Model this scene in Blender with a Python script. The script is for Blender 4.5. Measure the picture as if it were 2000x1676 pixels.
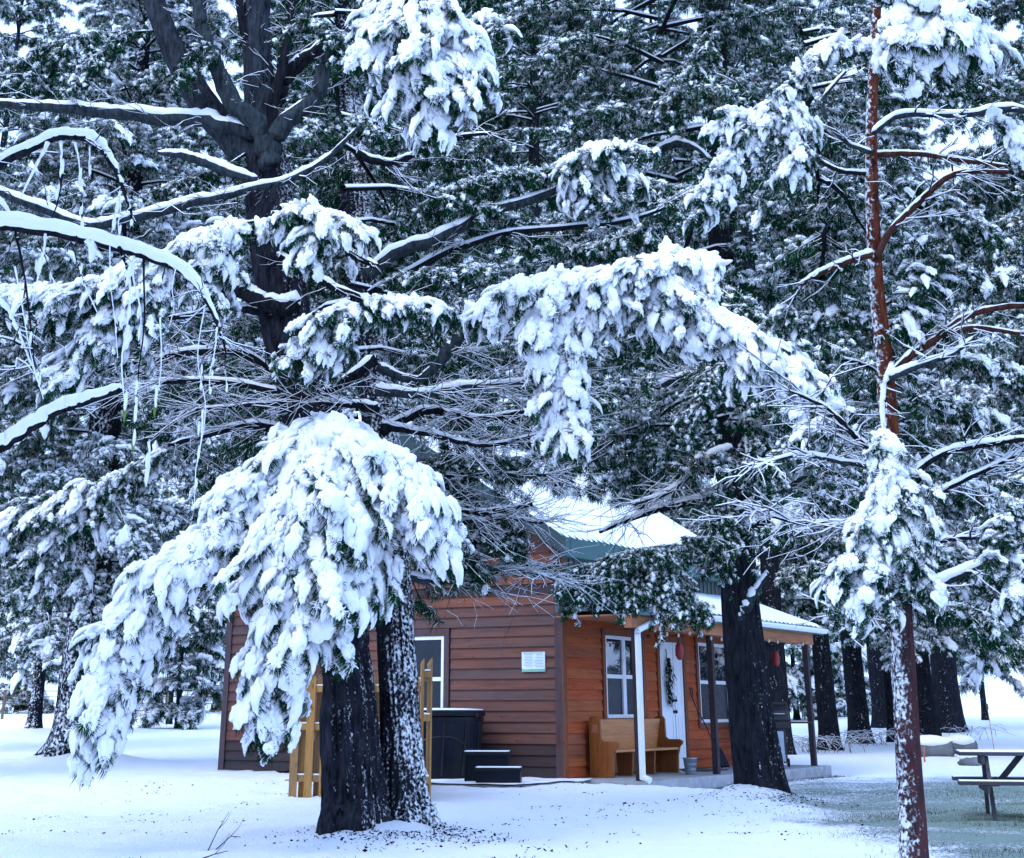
import bpy, bmesh, math, random
import numpy as np
from mathutils import Vector, Matrix

for o in list(bpy.data.objects):
    bpy.data.objects.remove(o, do_unlink=True)
S = bpy.context.scene
COL = S.collection

# ------------------------------------------------------------------ camera
# 26 mm-type phone lens, pitched up 22.9 deg, the picture cropped low in the frame (lens shift)
F, CX, CY, TH, CH = 2890., 960., 164., math.radians(22.9), 1.07
cam = bpy.data.cameras.new('camera'); camo = bpy.data.objects.new('camera', cam); COL.objects.link(camo)
camo.location = (0, 0, CH); camo.rotation_euler = (math.radians(90) + TH, 0, 0)
cam.sensor_width = 36; cam.sensor_fit = 'HORIZONTAL'; cam.lens = F / 2000 * 36
cam.shift_x = (1000 - CX) / 2000; cam.shift_y = (CY - 838) / 2000
cam.clip_start = .05; cam.clip_end = 2000
S.camera = camo

# ------------------------------------------------------------------ sky, sun, exposure
W = bpy.data.worlds.new('World'); S.world = W; W.use_nodes = True
wn = W.node_tree; bgn = wn.nodes['Background']
sky = wn.nodes.new('ShaderNodeTexSky'); sky.sky_type = 'NISHITA'; sky.sun_disc = False
SUN_EL, SUN_AZ = 50., 218.            # degrees; azimuth clockwise from +Y
sky.sun_elevation = math.radians(SUN_EL); sky.sun_rotation = math.radians(SUN_AZ)
sky.air_density = 1.3; sky.dust_density = 2.0; sky.ozone_density = 2.5
mx = wn.nodes.new('ShaderNodeMix'); mx.data_type = 'RGBA'; mx.inputs[0].default_value = .85
mx.inputs[7].default_value = (4.8, 7.1, 12.3, 1)       # an even cloud layer in front of the blue
wn.links.new(sky.outputs[0], mx.inputs[6]); wn.links.new(mx.outputs[2], bgn.inputs[0])
bgn.inputs[1].default_value = .115
sl = bpy.data.lights.new('sun', 'SUN'); so = bpy.data.objects.new('sun', sl); COL.objects.link(so)
sl.energy = .8; sl.angle = math.radians(38); sl.color = (1, .98, .95)
_a, _e = math.radians(SUN_AZ), math.radians(SUN_EL)
so.rotation_euler = Vector((math.sin(_a) * math.cos(_e), math.cos(_a) * math.cos(_e), math.sin(_e))).to_track_quat('Z', 'Y').to_euler()
S.view_settings.view_transform = 'Standard'; S.view_settings.look = 'None'
S.view_settings.exposure = 1.2; S.view_settings.gamma = 1
S.render.engine = 'CYCLES'
S.cycles.max_bounces = 4; S.cycles.diffuse_bounces = 2; S.cycles.glossy_bounces = 2
S.cycles.transparent_max_bounces = 6; S.cycles.use_denoising = True; S.cycles.use_adaptive_sampling = True; S.cycles.adaptive_threshold = .03; S.cycles.use_fast_gi = False

rng = np.random.default_rng(7)

# ------------------------------------------------------------------ measuring helpers
def ray(px, py):
    u = (px - CX) / F; v = (CY - py) / F
    return np.array([u, math.cos(TH) - v * math.sin(TH), math.sin(TH) + v * math.cos(TH)])
def at(px, py, Y):
    d = ray(px, py); return np.array([0, 0, CH]) + d * (Y / d[1])
def project(p):
    q = np.asarray(p, float) - np.array([0, 0, CH])
    d = q[..., 1] * math.cos(TH) + q[..., 2] * math.sin(TH)
    up = -q[..., 1] * math.sin(TH) + q[..., 2] * math.cos(TH)
    return CX + F * q[..., 0] / d, CY - F * up / d, d
def pxm(Y): return F / (Y * 1.03)

def vnoise(p, seed=0):
    p = np.asarray(p, float); i = np.floor(p).astype(np.int64); f = p - i; f = f * f * (3 - 2 * f)
    def h(a, b, c):
        n = (a * 374761393 + b * 668265263 + c * 2147483647 + seed * 974711) & 0xffffffff
        n = ((n ^ (n >> 13)) * 1274126177) & 0xffffffff; n = n ^ (n >> 16)
        return (n & 0xffff) / 65535.
    x, y, z = i[..., 0], i[..., 1], i[..., 2]; r = 0
    for dx in (0, 1):
        for dy in (0, 1):
            for dz in (0, 1):
                w = (f[..., 0] if dx else 1 - f[..., 0]) * (f[..., 1] if dy else 1 - f[..., 1]) * (f[..., 2] if dz else 1 - f[..., 2])
                r = r + w * h(x + dx, y + dy, z + dz)
    return r
def fbm(p, seed=0, o=3):
    p = np.asarray(p, float); r = 0; a = .5; 
    for k in range(o): r = r + a * (vnoise(p * 2 ** k, seed + k) - .5); a *= .5
    return r
def sstep(a, b, x):
    t = np.clip((x - a) / (b - a), 0, 1); return t * t * (3 - 2 * t)

# ------------------------------------------------------------------ materials
def new_mat(name):
    m = bpy.data.materials.new(name); m.use_nodes = True
    nt = m.node_tree; return m, nt, nt.nodes['Principled BSDF']
def N(nt, t, **k):
    n = nt.nodes.new(t)
    for a, b in k.items():
        if isinstance(a, str) and hasattr(n, a): setattr(n, a, b)
    return n
def L(nt, a, b): nt.links.new(a, b)
def ramp(nt, src, stops):
    r = N(nt, 'ShaderNodeValToRGB'); e = r.color_ramp.elements
    while len(e) < len(stops): e.new(.5)
    for q, (p, c) in zip(e, stops):
        q.position = p; q.color = (*c, 1) if len(c) == 3 else c
    L(nt, src, r.inputs[0]); return r.outputs[0]
def noise(nt, vec, scale, detail=4, rough=.55, dim='3D'):
    n = N(nt, 'ShaderNodeTexNoise'); n.inputs['Scale'].default_value = scale; n.inputs['Detail'].default_value = detail
    n.inputs['Roughness'].default_value = rough
    if vec is not None: L(nt, vec, n.inputs['Vector'])
    return n.outputs['Fac']
def coords(nt, kind='Object', scale=(1, 1, 1)):
    t = N(nt, 'ShaderNodeTexCoord'); m = N(nt, 'ShaderNodeMapping'); m.inputs['Scale'].default_value = scale
    L(nt, t.outputs[kind], m.inputs['Vector']); return m.outputs[0]
def math_(nt, op, a, b=None, c=None):
    n = N(nt, 'ShaderNodeMath', operation=op)
    for i, v in enumerate((a, b, c)):
        if v is None: continue
        if isinstance(v, (int, float)): n.inputs[i].default_value = v
        else: L(nt, v, n.inputs[i])
    return n.outputs[0]
def mixc(nt, f, a, b):
    n = N(nt, 'ShaderNodeMix'); n.data_type = 'RGBA'
    for i, v in ((0, f), (6, a), (7, b)):
        if isinstance(v, (int, float)): n.inputs[i].default_value = v
        elif isinstance(v, tuple): n.inputs[i].default_value = (*v, 1)
        else: L(nt, v, n.inputs[i])
    return n.outputs[2]
def bump(nt, bsdf, h, strength=.4, dist=.02):
    b = N(nt, 'ShaderNodeBump'); b.inputs['Strength'].default_value = strength; b.inputs['Distance'].default_value = dist
    L(nt, h, b.inputs['Height']); L(nt, b.outputs[0], bsdf.inputs['Normal'])

SNOWC = (.87, .90, .95)
def mat_snow():
    m, nt, b = new_mat('snow'); b.inputs['Base Color'].default_value = (*SNOWC, 1); b.inputs['Roughness'].default_value = .55
    b.inputs['Specular IOR Level'].default_value = .25
    v = coords(nt, 'Object'); bump(nt, b, noise(nt, v, 45, 3), .35, .012); return m
def mat_needle(name='needles', dark=(.001, .013, .009), mid=(.003, .038, .022), lite=(.014, .085, .024)):
    m, nt, b = new_mat(name); oi = N(nt, 'ShaderNodeObjectInfo')
    g = N(nt, 'ShaderNodeNewGeometry')
    r = math_(nt, 'FRACT', math_(nt, 'ADD', oi.outputs['Random'], math_(nt, 'MULTIPLY', g.outputs['Random Per Island'], .45)))
    L(nt, ramp(nt, r, [(0, dark), (.5, mid), (.9, lite)]), b.inputs['Base Color'])
    b.inputs['Roughness'].default_value = .8; b.inputs['Specular IOR Level'].default_value = .04; return m
def mat_plain(name, c, rough=.6, metal=0., var=.15, scale=8., spec=.4):
    m, nt, b = new_mat(name); v = coords(nt, 'Object'); n = noise(nt, v, scale, 5)
    lo = tuple(x * (1 - var) for x in c); hi = tuple(min(1, x * (1 + var)) for x in c)
    L(nt, ramp(nt, n, [(.3, lo), (.7, hi)]), b.inputs['Base Color'])
    b.inputs['Roughness'].default_value = rough; b.inputs['Metallic'].default_value = metal; b.inputs['Specular IOR Level'].default_value = spec
    return m
def mat_bark(name, dark, lite, snow_dir=(0, 0, 1), snow=.0, thr=.2, fleck=14., warm=None):
    """furrowed bark; wind-blown snow sticks to the side facing snow_dir"""
    m, nt, b = new_mat(name)
    v = coords(nt, 'Object', (1, 1, .22)); n1 = noise(nt, v, 22, 6, .65)
    col = ramp(nt, n1, [(.32, dark), (.68, lite)])
    if warm:
        v3 = coords(nt, 'Object', (1, 1, .35)); n3 = noise(nt, v3, 9, 4)
        col = mixc(nt, ramp(nt, n3, [(.42, (0, 0, 0)), (.58, (1, 1, 1))]), col, warm)
    h = n1
    if snow > 0:
        g = N(nt, 'ShaderNodeNewGeometry'); d = N(nt, 'ShaderNodeVectorMath', operation='DOT_PRODUCT')
        L(nt, g.outputs['True Normal'] if False else g.outputs['Normal'], d.inputs[0]); dv = Vector(snow_dir).normalized(); d.inputs[1].default_value = dv
        v2 = coords(nt, 'Object', (1, 1, .8)); n2 = noise(nt, v2, fleck, 4, .6)
        big = noise(nt, coords(nt, 'Object'), 2.2, 2)
        s = math_(nt, 'ADD', math_(nt, 'MULTIPLY', d.outputs['Value'], .26), math_(nt, 'ADD', math_(nt, 'MULTIPLY', n2, 1.3), math_(nt, 'MULTIPLY', big, .42)))
        cr = math_(nt, 'SUBTRACT', s, 1.58 - snow); f = ramp(nt, math_(nt, 'MULTIPLY', cr, 7.), [(0., (0, 0, 0)), (1., (1, 1, 1))])
        col = mixc(nt, f, col, SNOWC); h = math_(nt, 'ADD', n1, math_(nt, 'MULTIPLY', f, .8))
    L(nt, col, b.inputs['Base Color']); b.inputs['Roughness'].default_value = .95; b.inputs['Specular IOR Level'].default_value = .03
    bump(nt, b, h, 1., .05); return m
def mat_wood(name, base, alt, grey, gmix=.3, rough=.7, axis=0, spec=.12):
    """board: grain along local X, tint differs by board, weathered grey streaks"""
    m, nt, b = new_mat(name); oi = N(nt, 'ShaderNodeObjectInfo')
    sc = [28, 28, 28]; sc[axis] = 1.3
    t = N(nt, 'ShaderNodeTexCoord'); add = N(nt, 'ShaderNodeVectorMath', operation='ADD')
    cmb = N(nt, 'ShaderNodeCombineXYZ'); L(nt, math_(nt, 'MULTIPLY', oi.outputs['Random'], 37.), cmb.inputs[0]); L(nt, math_(nt, 'MULTIPLY', oi.outputs['Random'], 11.), cmb.inputs[2])
    L(nt, t.outputs['Object'], add.inputs[0]); L(nt, cmb.outputs[0], add.inputs[1])
    mp = N(nt, 'ShaderNodeMapping'); mp.inputs['Scale'].default_value = sc; L(nt, add.outputs[0], mp.inputs['Vector'])
    grain = noise(nt, mp.outputs[0], 1.0, 7, .65)
    mp2 = N(nt, 'ShaderNodeMapping'); s2 = [5, 5, 5]; s2[axis] = .7; mp2.inputs['Scale'].default_value = s2; L(nt, add.outputs[0], mp2.inputs['Vector'])
    gp = N(nt, 'ShaderNodeNewGeometry'); mpg = N(nt, 'ShaderNodeMapping'); mpg.inputs['Scale'].default_value = (.8, .8, 2.2); L(nt, gp.outputs['Position'], mpg.inputs['Vector'])
    patch = math_(nt, 'ADD', math_(nt, 'MULTIPLY', noise(nt, mp2.outputs[0], 1.0, 4, .6), .6), math_(nt, 'MULTIPLY', noise(nt, mpg.outputs[0], 1.0, 4, .65), .4))
    c0 = mixc(nt, ramp(nt, grain, [(.35, (0, 0, 0)), (.7, (1, 1, 1))]), base, alt)
    rb = math_(nt, 'ADD', patch, math_(nt, 'MULTIPLY', math_(nt, 'SUBTRACT', math_(nt, 'FRACT', math_(nt, 'MULTIPLY', oi.outputs['Random'], 7.13)), .5), .22))
    gf = ramp(nt, rb, [(.62 - gmix, (0, 0, 0)), (.92 - gmix * .8, (1, 1, 1))])
    c1 = mixc(nt, math_(nt, 'MULTIPLY', gf, .85), c0, grey)
    # knots
    vo = N(nt, 'ShaderNodeTexVoronoi'); vo.inputs['Scale'].default_value = 1.0
    mp3 = N(nt, 'ShaderNodeMapping'); s3 = [8, 8, 8]; s3[axis] = 2.6; mp3.inputs['Scale'].default_value = s3; L(nt, add.outputs[0], mp3.inputs['Vector']); L(nt, mp3.outputs[0], vo.inputs['Vector'])
    kn = ramp(nt, vo.outputs['Distance'], [(.06, (1, 1, 1)), (.13, (0, 0, 0))])
    c1 = mixc(nt, math_(nt, 'MULTIPLY', ramp(nt, noise(nt, mp2.outputs[0], 2.6, 6, .7), [(.48, (0, 0, 0)), (.66, (1, 1, 1))]), .45), c1, tuple(x * .35 for x in base))
    c2 = mixc(nt, math_(nt, 'MULTIPLY', kn, .7), c1, tuple(x * .25 for x in base))
    L(nt, c2, b.inputs['Base Color']); b.inputs['Roughness'].default_value = rough; b.inputs['Specular IOR Level'].default_value = spec
    bump(nt, b, grain, .35, .006); return m
def mat_glass():
    m, nt, b = new_mat('window_glass'); b.inputs['Base Color'].default_value = (.012, .02, .032, 1); b.inputs['Roughness'].default_value = .04
    b.inputs['Specular IOR Level'].default_value = .9; b.inputs['Coat Weight'].default_value = .35; b.inputs['Coat Roughness'].default_value = .02
    b.inputs['Roughness'].default_value = .015; bump(nt, b, noise(nt, coords(nt, 'Object'), 1.1, 1), .05, .01); return m
def mat_ground():
    m, nt, b = new_mat('snow_ground'); g = N(nt, 'ShaderNodeNewGeometry'); pos = g.outputs['Position']
    n1 = noise(nt, pos, 1.3, 5, .6); n2 = noise(nt, pos, 26, 4, .7); n3 = noise(nt, pos, 7, 3, .6)
    # thin snow over grass on the right-hand lawn
    sp = N(nt, 'ShaderNodeSeparateXYZ'); L(nt, pos, sp.inputs[0])
    mr = N(nt, 'ShaderNodeMapRange'); mr.interpolation_type = 'SMOOTHSTEP'; L(nt, sp.outputs[0], mr.inputs[0]); mr.inputs[1].default_value = 2.6; mr.inputs[2].default_value = 5.2
    mry = N(nt, 'ShaderNodeMapRange'); mry.interpolation_type = 'SMOOTHSTEP'; L(nt, sp.outputs[1], mry.inputs[0]); mry.inputs[1].default_value = 31; mry.inputs[2].default_value = 24
    lawn = math_(nt, 'MULTIPLY', mr.outputs[0], mry.outputs[0])
    mp = N(nt, 'ShaderNodeMapping'); mp.inputs['Scale'].default_value = (.35, .8, 1); L(nt, pos, mp.inputs['Vector'])
    band = noise(nt, mp.outputs[0], .75, 3, .6)
    gf = math_(nt, 'ADD', math_(nt, 'MULTIPLY', lawn, .26), math_(nt, 'ADD', math_(nt, 'MULTIPLY', n2, .55), math_(nt, 'MULTIPLY', band, .45)))
    grass = ramp(nt, gf, [(.64, (0, 0, 0)), (.74, (1, 1, 1))])
    spk = ramp(nt, math_(nt, 'ADD', math_(nt, 'MULTIPLY', n2, .75), math_(nt, 'MULTIPLY', n3, .35)), [(.715, (0, 0, 0)), (.77, (1, 1, 1))])
    gcol = mixc(nt, n3, (.010, .07, .035), (.04, .14, .05))
    c = mixc(nt, math_(nt, 'MULTIPLY', grass, .8), SNOWC, gcol)
    c = mixc(nt, math_(nt, 'MULTIPLY', spk, .5), c, (.06, .055, .05))
    L(nt, c, b.inputs['Base Color']); b.inputs['Roughness'].default_value = .6; b.inputs['Specular IOR Level'].default_value = .2
    h = math_(nt, 'SUBTRACT', math_(nt, 'ADD', math_(nt, 'MULTIPLY', n2, .5), n1), math_(nt, 'MULTIPLY', grass, .5))
    bump(nt, b, h, .9, .07); return m
def mat_metal_roof(name, c):
    m, nt, b = new_mat(name); b.inputs['Base Color'].default_value = (*c, 1); b.inputs['Roughness'].default_value = .45
    n = noise(nt, coords(nt, 'Object'), 3, 4); L(nt, ramp(nt, n, [(.3, tuple(x * .8 for x in c)), (.7, c)]), b.inputs['Base Color']); return m

M = {}
M['snow'] = mat_snow()
m_, _nt, _b = new_mat('snow_on_needles'); M['snow_n'] = m_; _b.inputs['Base Color'].default_value = (*SNOWC, 1); _b.inputs['Roughness'].default_value = .6; _b.inputs['Specular IOR Level'].default_value = .15
M['needle'] = mat_needle()
M['needle_red'] = mat_needle('long_needles', (.008, .032, .030), (.02, .065, .05), (.05, .10, .06))
M['ground'] = mat_ground()
M['bark_dark'] = mat_bark('bark_dark', (.002, .003, .004), (.022, .024, .032))
M['bark_twin_bare'] = mat_bark('bark_twin_bare', (.002, .003, .005), (.040, .042, .056), (.9, -.3, .3), .42, fleck=34)
M['bark_twin_snow'] = mat_bark('bark_twin_snow', (.004, .005, .008), (.03, .032, .042), (.7, -.65, .3), .55, fleck=34)
M['bark_upper'] = mat_bark('bark_upper', (.006, .008, .012), (.055, .066, .080), (-.3, -.2, .9), .26, fleck=18)
M['bark_left'] = mat_bark('bark_left', (.003, .004, .006), (.02, .022, .03), (-.35, -.8, .35), .52, fleck=18)
M['bark_porch'] = mat_bark('bark_porch', (.004, .005, .007), (.028, .03, .038), (.6, -.45, .5), .36, fleck=26)
M['bark_far'] = mat_bark('bark_far', (.006, .007, .010), (.03, .032, .04), (-.2, -.7, .5), .34, fleck=18)
M['bark_red'] = mat_bark('bark_red', (.018, .011, .015), (.085, .05, .055), (-.9, -.45, .2), .56, fleck=40, warm=(.095, .038, .04))
M['bark_red_upper'] = mat_bark('bark_red_upper', (.04, .012, .008), (.21, .055, .028), (-.9, -.3, .35), .56, fleck=34)
M['wood_branch'] = mat_bark('branch_bark', (.004, .005, .007), (.026, .028, .034))
M['branch_grey'] = mat_bark('branch_bark_grey', (.012, .017, .021), (.06, .078, .088))
M['branch_red'] = mat_bark('branch_bark_red', (.03, .014, .012), (.115, .048, .036))
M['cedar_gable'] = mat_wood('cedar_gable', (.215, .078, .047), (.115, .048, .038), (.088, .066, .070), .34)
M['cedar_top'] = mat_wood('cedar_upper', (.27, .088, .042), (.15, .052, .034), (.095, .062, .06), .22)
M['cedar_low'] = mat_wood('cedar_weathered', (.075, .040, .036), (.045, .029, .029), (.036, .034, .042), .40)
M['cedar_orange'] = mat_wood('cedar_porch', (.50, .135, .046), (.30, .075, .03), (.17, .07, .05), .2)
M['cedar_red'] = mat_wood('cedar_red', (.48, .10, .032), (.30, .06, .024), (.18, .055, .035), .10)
M['trim_dark'] = mat_wood('trim_dark', (.12, .055, .045), (.07, .035, .033), (.07, .06, .075), .35, axis=2)
M['trim_warm'] = mat_wood('trim_warm', (.28, .09, .042), (.18, .058, .032), (.12, .065, .055), .2, axis=2)
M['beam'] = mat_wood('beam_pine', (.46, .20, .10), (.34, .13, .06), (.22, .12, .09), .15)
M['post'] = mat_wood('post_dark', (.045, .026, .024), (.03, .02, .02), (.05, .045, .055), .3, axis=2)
M['fence'] = mat_wood('fence_pine', (.46, .25, .075), (.33, .165, .05), (.20, .135, .085), .26, axis=2)
M['pew'] = mat_wood('pew_oak', (.56, .25, .10), (.44, .17, .06), (.34, .14, .06), .10, rough=.4, axis=0, spec=.3)
M['pew_end'] = mat_wood('pew_oak_end', (.30, .10, .026), (.20, .065, .018), (.14, .05, .025), .12, rough=.4, axis=2, spec=.3)
M['table_wood'] = mat_wood('table_wood', (.05, .043, .045), (.032, .028, .03), (.07, .07, .085), .4)
M['white'] = mat_plain('white_vinyl', (.74, .77, .82), .4, var=.04)
M['white_metal'] = mat_plain('white_gutter', (.72, .76, .82), .35, var=.05)
M['door'] = mat_plain('white_door', (.76, .79, .84), .45, var=.03)
M['glass'] = mat_glass(); M['glass_screen'] = mat_plain('screened_glass', (.010, .016, .028), .25, var=.3, scale=2, spec=.25)
M['teal'] = mat_metal_roof('teal_metal', (.025, .115, .115))
M['teal_dark'] = mat_metal_roof('teal_trim', (.006, .028, .032))
M['ribbed'] = mat_metal_roof('ribbed_metal', (.055, .085, .085))
M['concrete'] = mat_plain('concrete', (.30, .31, .33), .85, var=.25, scale=5)
M['tub'] = mat_plain('tub_shell', (.005, .008, .016), .4, var=.3, scale=2, spec=.15)
M['tub_cover'] = mat_plain('tub_cover', (.008, .010, .016), .6, spec=.15)
M['black'] = mat_plain('black_metal', (.012, .012, .014), .35)
M['rubber'] = mat_plain('rubber', (.012, .012, .012), .8)
M['steel'] = mat_plain('galvanised', (.34, .39, .44), .35, .7, .2, 12)
M['grill_grey'] = mat_plain('grill_cabinet', (.36, .42, .50), .35, .4, .1)
M['red'] = mat_plain('red_lantern', (.22, .012, .016), .5, var=.2)
M['orange'] = mat_plain('orange_stake', (.42, .13, .07), .6)
M['paper'] = mat_plain('sign_white', (.62, .72, .74), .5, var=.05)
M['ink'] = mat_plain('sign_ink', (.22, .30, .33), .6)
M['sign_green'] = mat_plain('sign_green', (.20, .42, .32), .6)
M['wreath'] = mat_needle('wreath_green', (.004, .012, .008), (.01, .028, .014), (.02, .04, .02))
M['mat'] = mat_plain('door_mat', (.06, .045, .04), .95)
M['grass'] = mat_needle('grass_blades', (.02, .05, .03), (.05, .095, .045), (.12, .13, .06))
M['straw'] = mat_plain('dry_stem', (.13, .09, .06), .9)
M['bulb'] = mat_plain('bulb_glass', (.6, .5, .4), .2)
M['leaf'] = mat_plain('late_leaf', (.16, .22, .04), .6)
M['curtain'] = mat_plain('curtain', (.35, .40, .48), .9)
M['stone'] = mat_plain('stone', (.13, .14, .15), .9, var=.4, scale=3)
M['log_end'] = mat_plain('log_end', (.22, .17, .13), .9, var=.3)

# ------------------------------------------------------------------ object helpers
def link(name, me, parent=None, loc=None, rotz=None):
    o = bpy.data.objects.new(name, me); COL.objects.link(o)
    if parent is not None: o.parent = parent
    if loc is not None: o.location = loc
    if rotz is not None: o.rotation_euler = (0, 0, rotz)
    return o
def tag(o, label=None, cat=None, group=None, kind=None):
    for k, v in (('label', label), ('category', cat), ('group', group), ('kind', kind)):
        if v: o[k] = v
    return o
def empty(name, loc=(0, 0, 0), rotz=0.):
    o = link(name, None, None, loc, rotz); o.empty_display_size = .1; return o

class MB:
    """collects geometry in numpy chunks and links it as one mesh"""
    def __init__(s): s.v = []; s.f = []; s.m = []; s.n = 0
    def add(s, v, f, mi=0):
        v = np.asarray(v, float).reshape(-1, 3); s.v.append(v)
        for q in f: s.f.append(tuple(int(i) + s.n for i in q)); s.m.append(mi)
        s.n += len(v); return s
    def box(s, a, b, mi=0):
        x0, y0, z0 = a; x1, y1, z1 = b
        return s.add([(x0, y0, z0), (x1, y0, z0), (x1, y1, z0), (x0, y1, z0), (x0, y0, z1), (x1, y0, z1), (x1, y1, z1), (x0, y1, z1)],
                     [(0, 3, 2, 1), (4, 5, 6, 7), (0, 1, 5, 4), (1, 2, 6, 5), (2, 3, 7, 6), (3, 0, 4, 7)], mi)
    def prism(s, poly, h0, h1, axis=2, mi=0):
        n = len(poly); V = []
        for h in (h0, h1):
            for p in poly:
                q = [p[0], p[1]]; q.insert(axis, h); V.append(q)
        a = sum(poly[i][0] * poly[(i + 1) % n][1] - poly[(i + 1) % n][0] * poly[i][1] for i in range(n))
        if axis == 1: a = -a
        Fc = [tuple(range(n))[::-1], tuple(range(n, 2 * n))] + [(i, (i + 1) % n, n + (i + 1) % n, n + i) for i in range(n)]
        if a < 0: Fc = [q[::-1] for q in Fc]
        return s.add(V, Fc, mi)
    def tube(s, pts, rad, sides=8, mi=0, cap=True, flat=1.):
        pts = np.asarray(pts, float); n = len(pts); rad = np.broadcast_to(np.asarray(rad, float), (n,))
        t = np.gradient(pts, axis=0); t /= np.linalg.norm(t, axis=1)[:, None] + 1e-9
        ref = np.tile(np.array([0, 0, 1.]), (n, 1)); st = np.abs(t[:, 2]) > .93; ref[st] = (0, 1, 0)
        a = np.cross(t, ref); a /= np.linalg.norm(a, axis=1)[:, None] + 1e-9; b = np.cross(a, t)
        th = np.arange(sides) * 2 * math.pi / sides
        V = pts[:, None] + rad[:, None, None] * (a[:, None] * np.cos(th)[None, :, None] + b[:, None] * np.sin(th)[None, :, None] * flat)
        fc = []
        for i in range(n - 1):
            for j in range(sides):
                k = (j + 1) % sides
                fc.append((i * sides + j, i * sides + k, (i + 1) * sides + k, (i + 1) * sides + j))
        if cap: fc.append(tuple(range(sides))[::-1]); fc.append(tuple((n - 1) * sides + j for j in range(sides)))
        return s.add(V, fc, mi)
    def lathe(s, prof, c=(0, 0, 0), seg=24, mi=0):
        V = []; fc = []; n = len(prof)
        for r, z in prof:
            for j in range(seg):
                a = 2 * math.pi * j / seg; V.append((c[0] + r * math.cos(a), c[1] + r * math.sin(a), c[2] + z))
        for i in range(n - 1):
            for j in range(seg):
                k = (j + 1) % seg; fc.append((i * seg + j, i * seg + k, (i + 1) * seg + k, (i + 1) * seg + j))
        fc.append(tuple(range(seg))[::-1]); fc.append(tuple((n - 1) * seg + j for j in range(seg)))
        return s.add(V, fc, mi)
    def mesh(s, mats, smooth=False):
        me = bpy.data.meshes.new('m')
        me.from_pydata(np.concatenate(s.v).tolist(), [], s.f)
        for m in (mats if isinstance(mats, (list, tuple)) else [mats]): me.materials.append(m)
        me.polygons.foreach_set('material_index', s.m)
        if smooth: me.polygons.foreach_set('use_smooth', [True] * len(me.polygons))
        me.update(); return me
    def build(s, name, mats, parent=None, smooth=False, loc=None, rotz=None, bevel=0):
        o = link(name, s.mesh(mats, smooth), parent, loc, rotz)
        if bevel:
            md = o.modifiers.new('bevel', 'BEVEL'); md.width = bevel; md.segments = 2; md.limit_method = 'ANGLE'
        return o

def array_mesh(V, T, mi, mats, smooth=False):
    """fast mesh from numpy: V (n,3), T (m,k) faces of one size, mi (m,)"""
    me = bpy.data.meshes.new('m'); V = np.asarray(V, np.float32); T = np.asarray(T, np.int32); k = T.shape[1]
    me.vertices.add(len(V)); me.vertices.foreach_set('co', V.ravel())
    me.loops.add(T.size); me.loops.foreach_set('vertex_index', T.ravel())
    me.polygons.add(len(T)); me.polygons.foreach_set('loop_start', np.arange(len(T), dtype=np.int32) * k)
    for m in mats: me.materials.append(m)
    me.polygons.foreach_set('material_index', np.asarray(mi, np.int32))
    if smooth: me.polygons.foreach_set('use_smooth', np.ones(len(T), bool))
    me.update(calc_edges=True); me.validate(); return me

# ------------------------------------------------------------------ needle tufts (shared shapes that the crowns are made of)
def strip(V, Fc, Mi, p0, p1, p2, w0, w1, w2, side, mi):
    b = len(V)
    V += [p0 - side * w0, p0 + side * w0, p1 - side * w1, p1 + side * w1, p2 - side * w2, p2 + side * w2]
    Fc += [(b, b + 1, b + 3), (b, b + 3, b + 2), (b + 2, b + 3, b + 5), (b + 2, b + 5, b + 4)]; Mi += [mi] * 4
def ridge(V, Fc, Mi, p0, p1, side, w, h, mi):
    b = len(V); up = np.array([0, 0, h])
    V += [p0 - side * w * .8, p0 + side * w * .8, p0 + up, p1 - side * w * .7, p1 + side * w * .7, p1 + up * .6]
    Fc += [(b, b + 2, b + 5), (b, b + 5, b + 3), (b + 1, b + 4, b + 5), (b + 1, b + 5, b + 2), (b + 3, b + 5, b + 4), (b, b + 1, b + 2)]; Mi += [mi] * 6
def blob(V, Fc, Mi, c, r, R, sub=1, amp=.3, fx=None):
    bm = bmesh.new(); bmesh.ops.create_icosphere(bm, subdivisions=sub, radius=1)
    b = len(V); co = np.array([v.co[:] for v in bm.verts]); off = R.random(3) * 50
    k = 1 + amp * 2 * fbm(co * 1.6 + off, 3, 3)
    co = co * k[:, None] * np.array(r)
    if fx is not None: co = fx(co)
    V += list(co + np.array(c)); Fc += [tuple(v.index + b for v in f.verts) for f in bm.faces]; Mi += [1] * len(bm.faces); bm.free()
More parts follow.
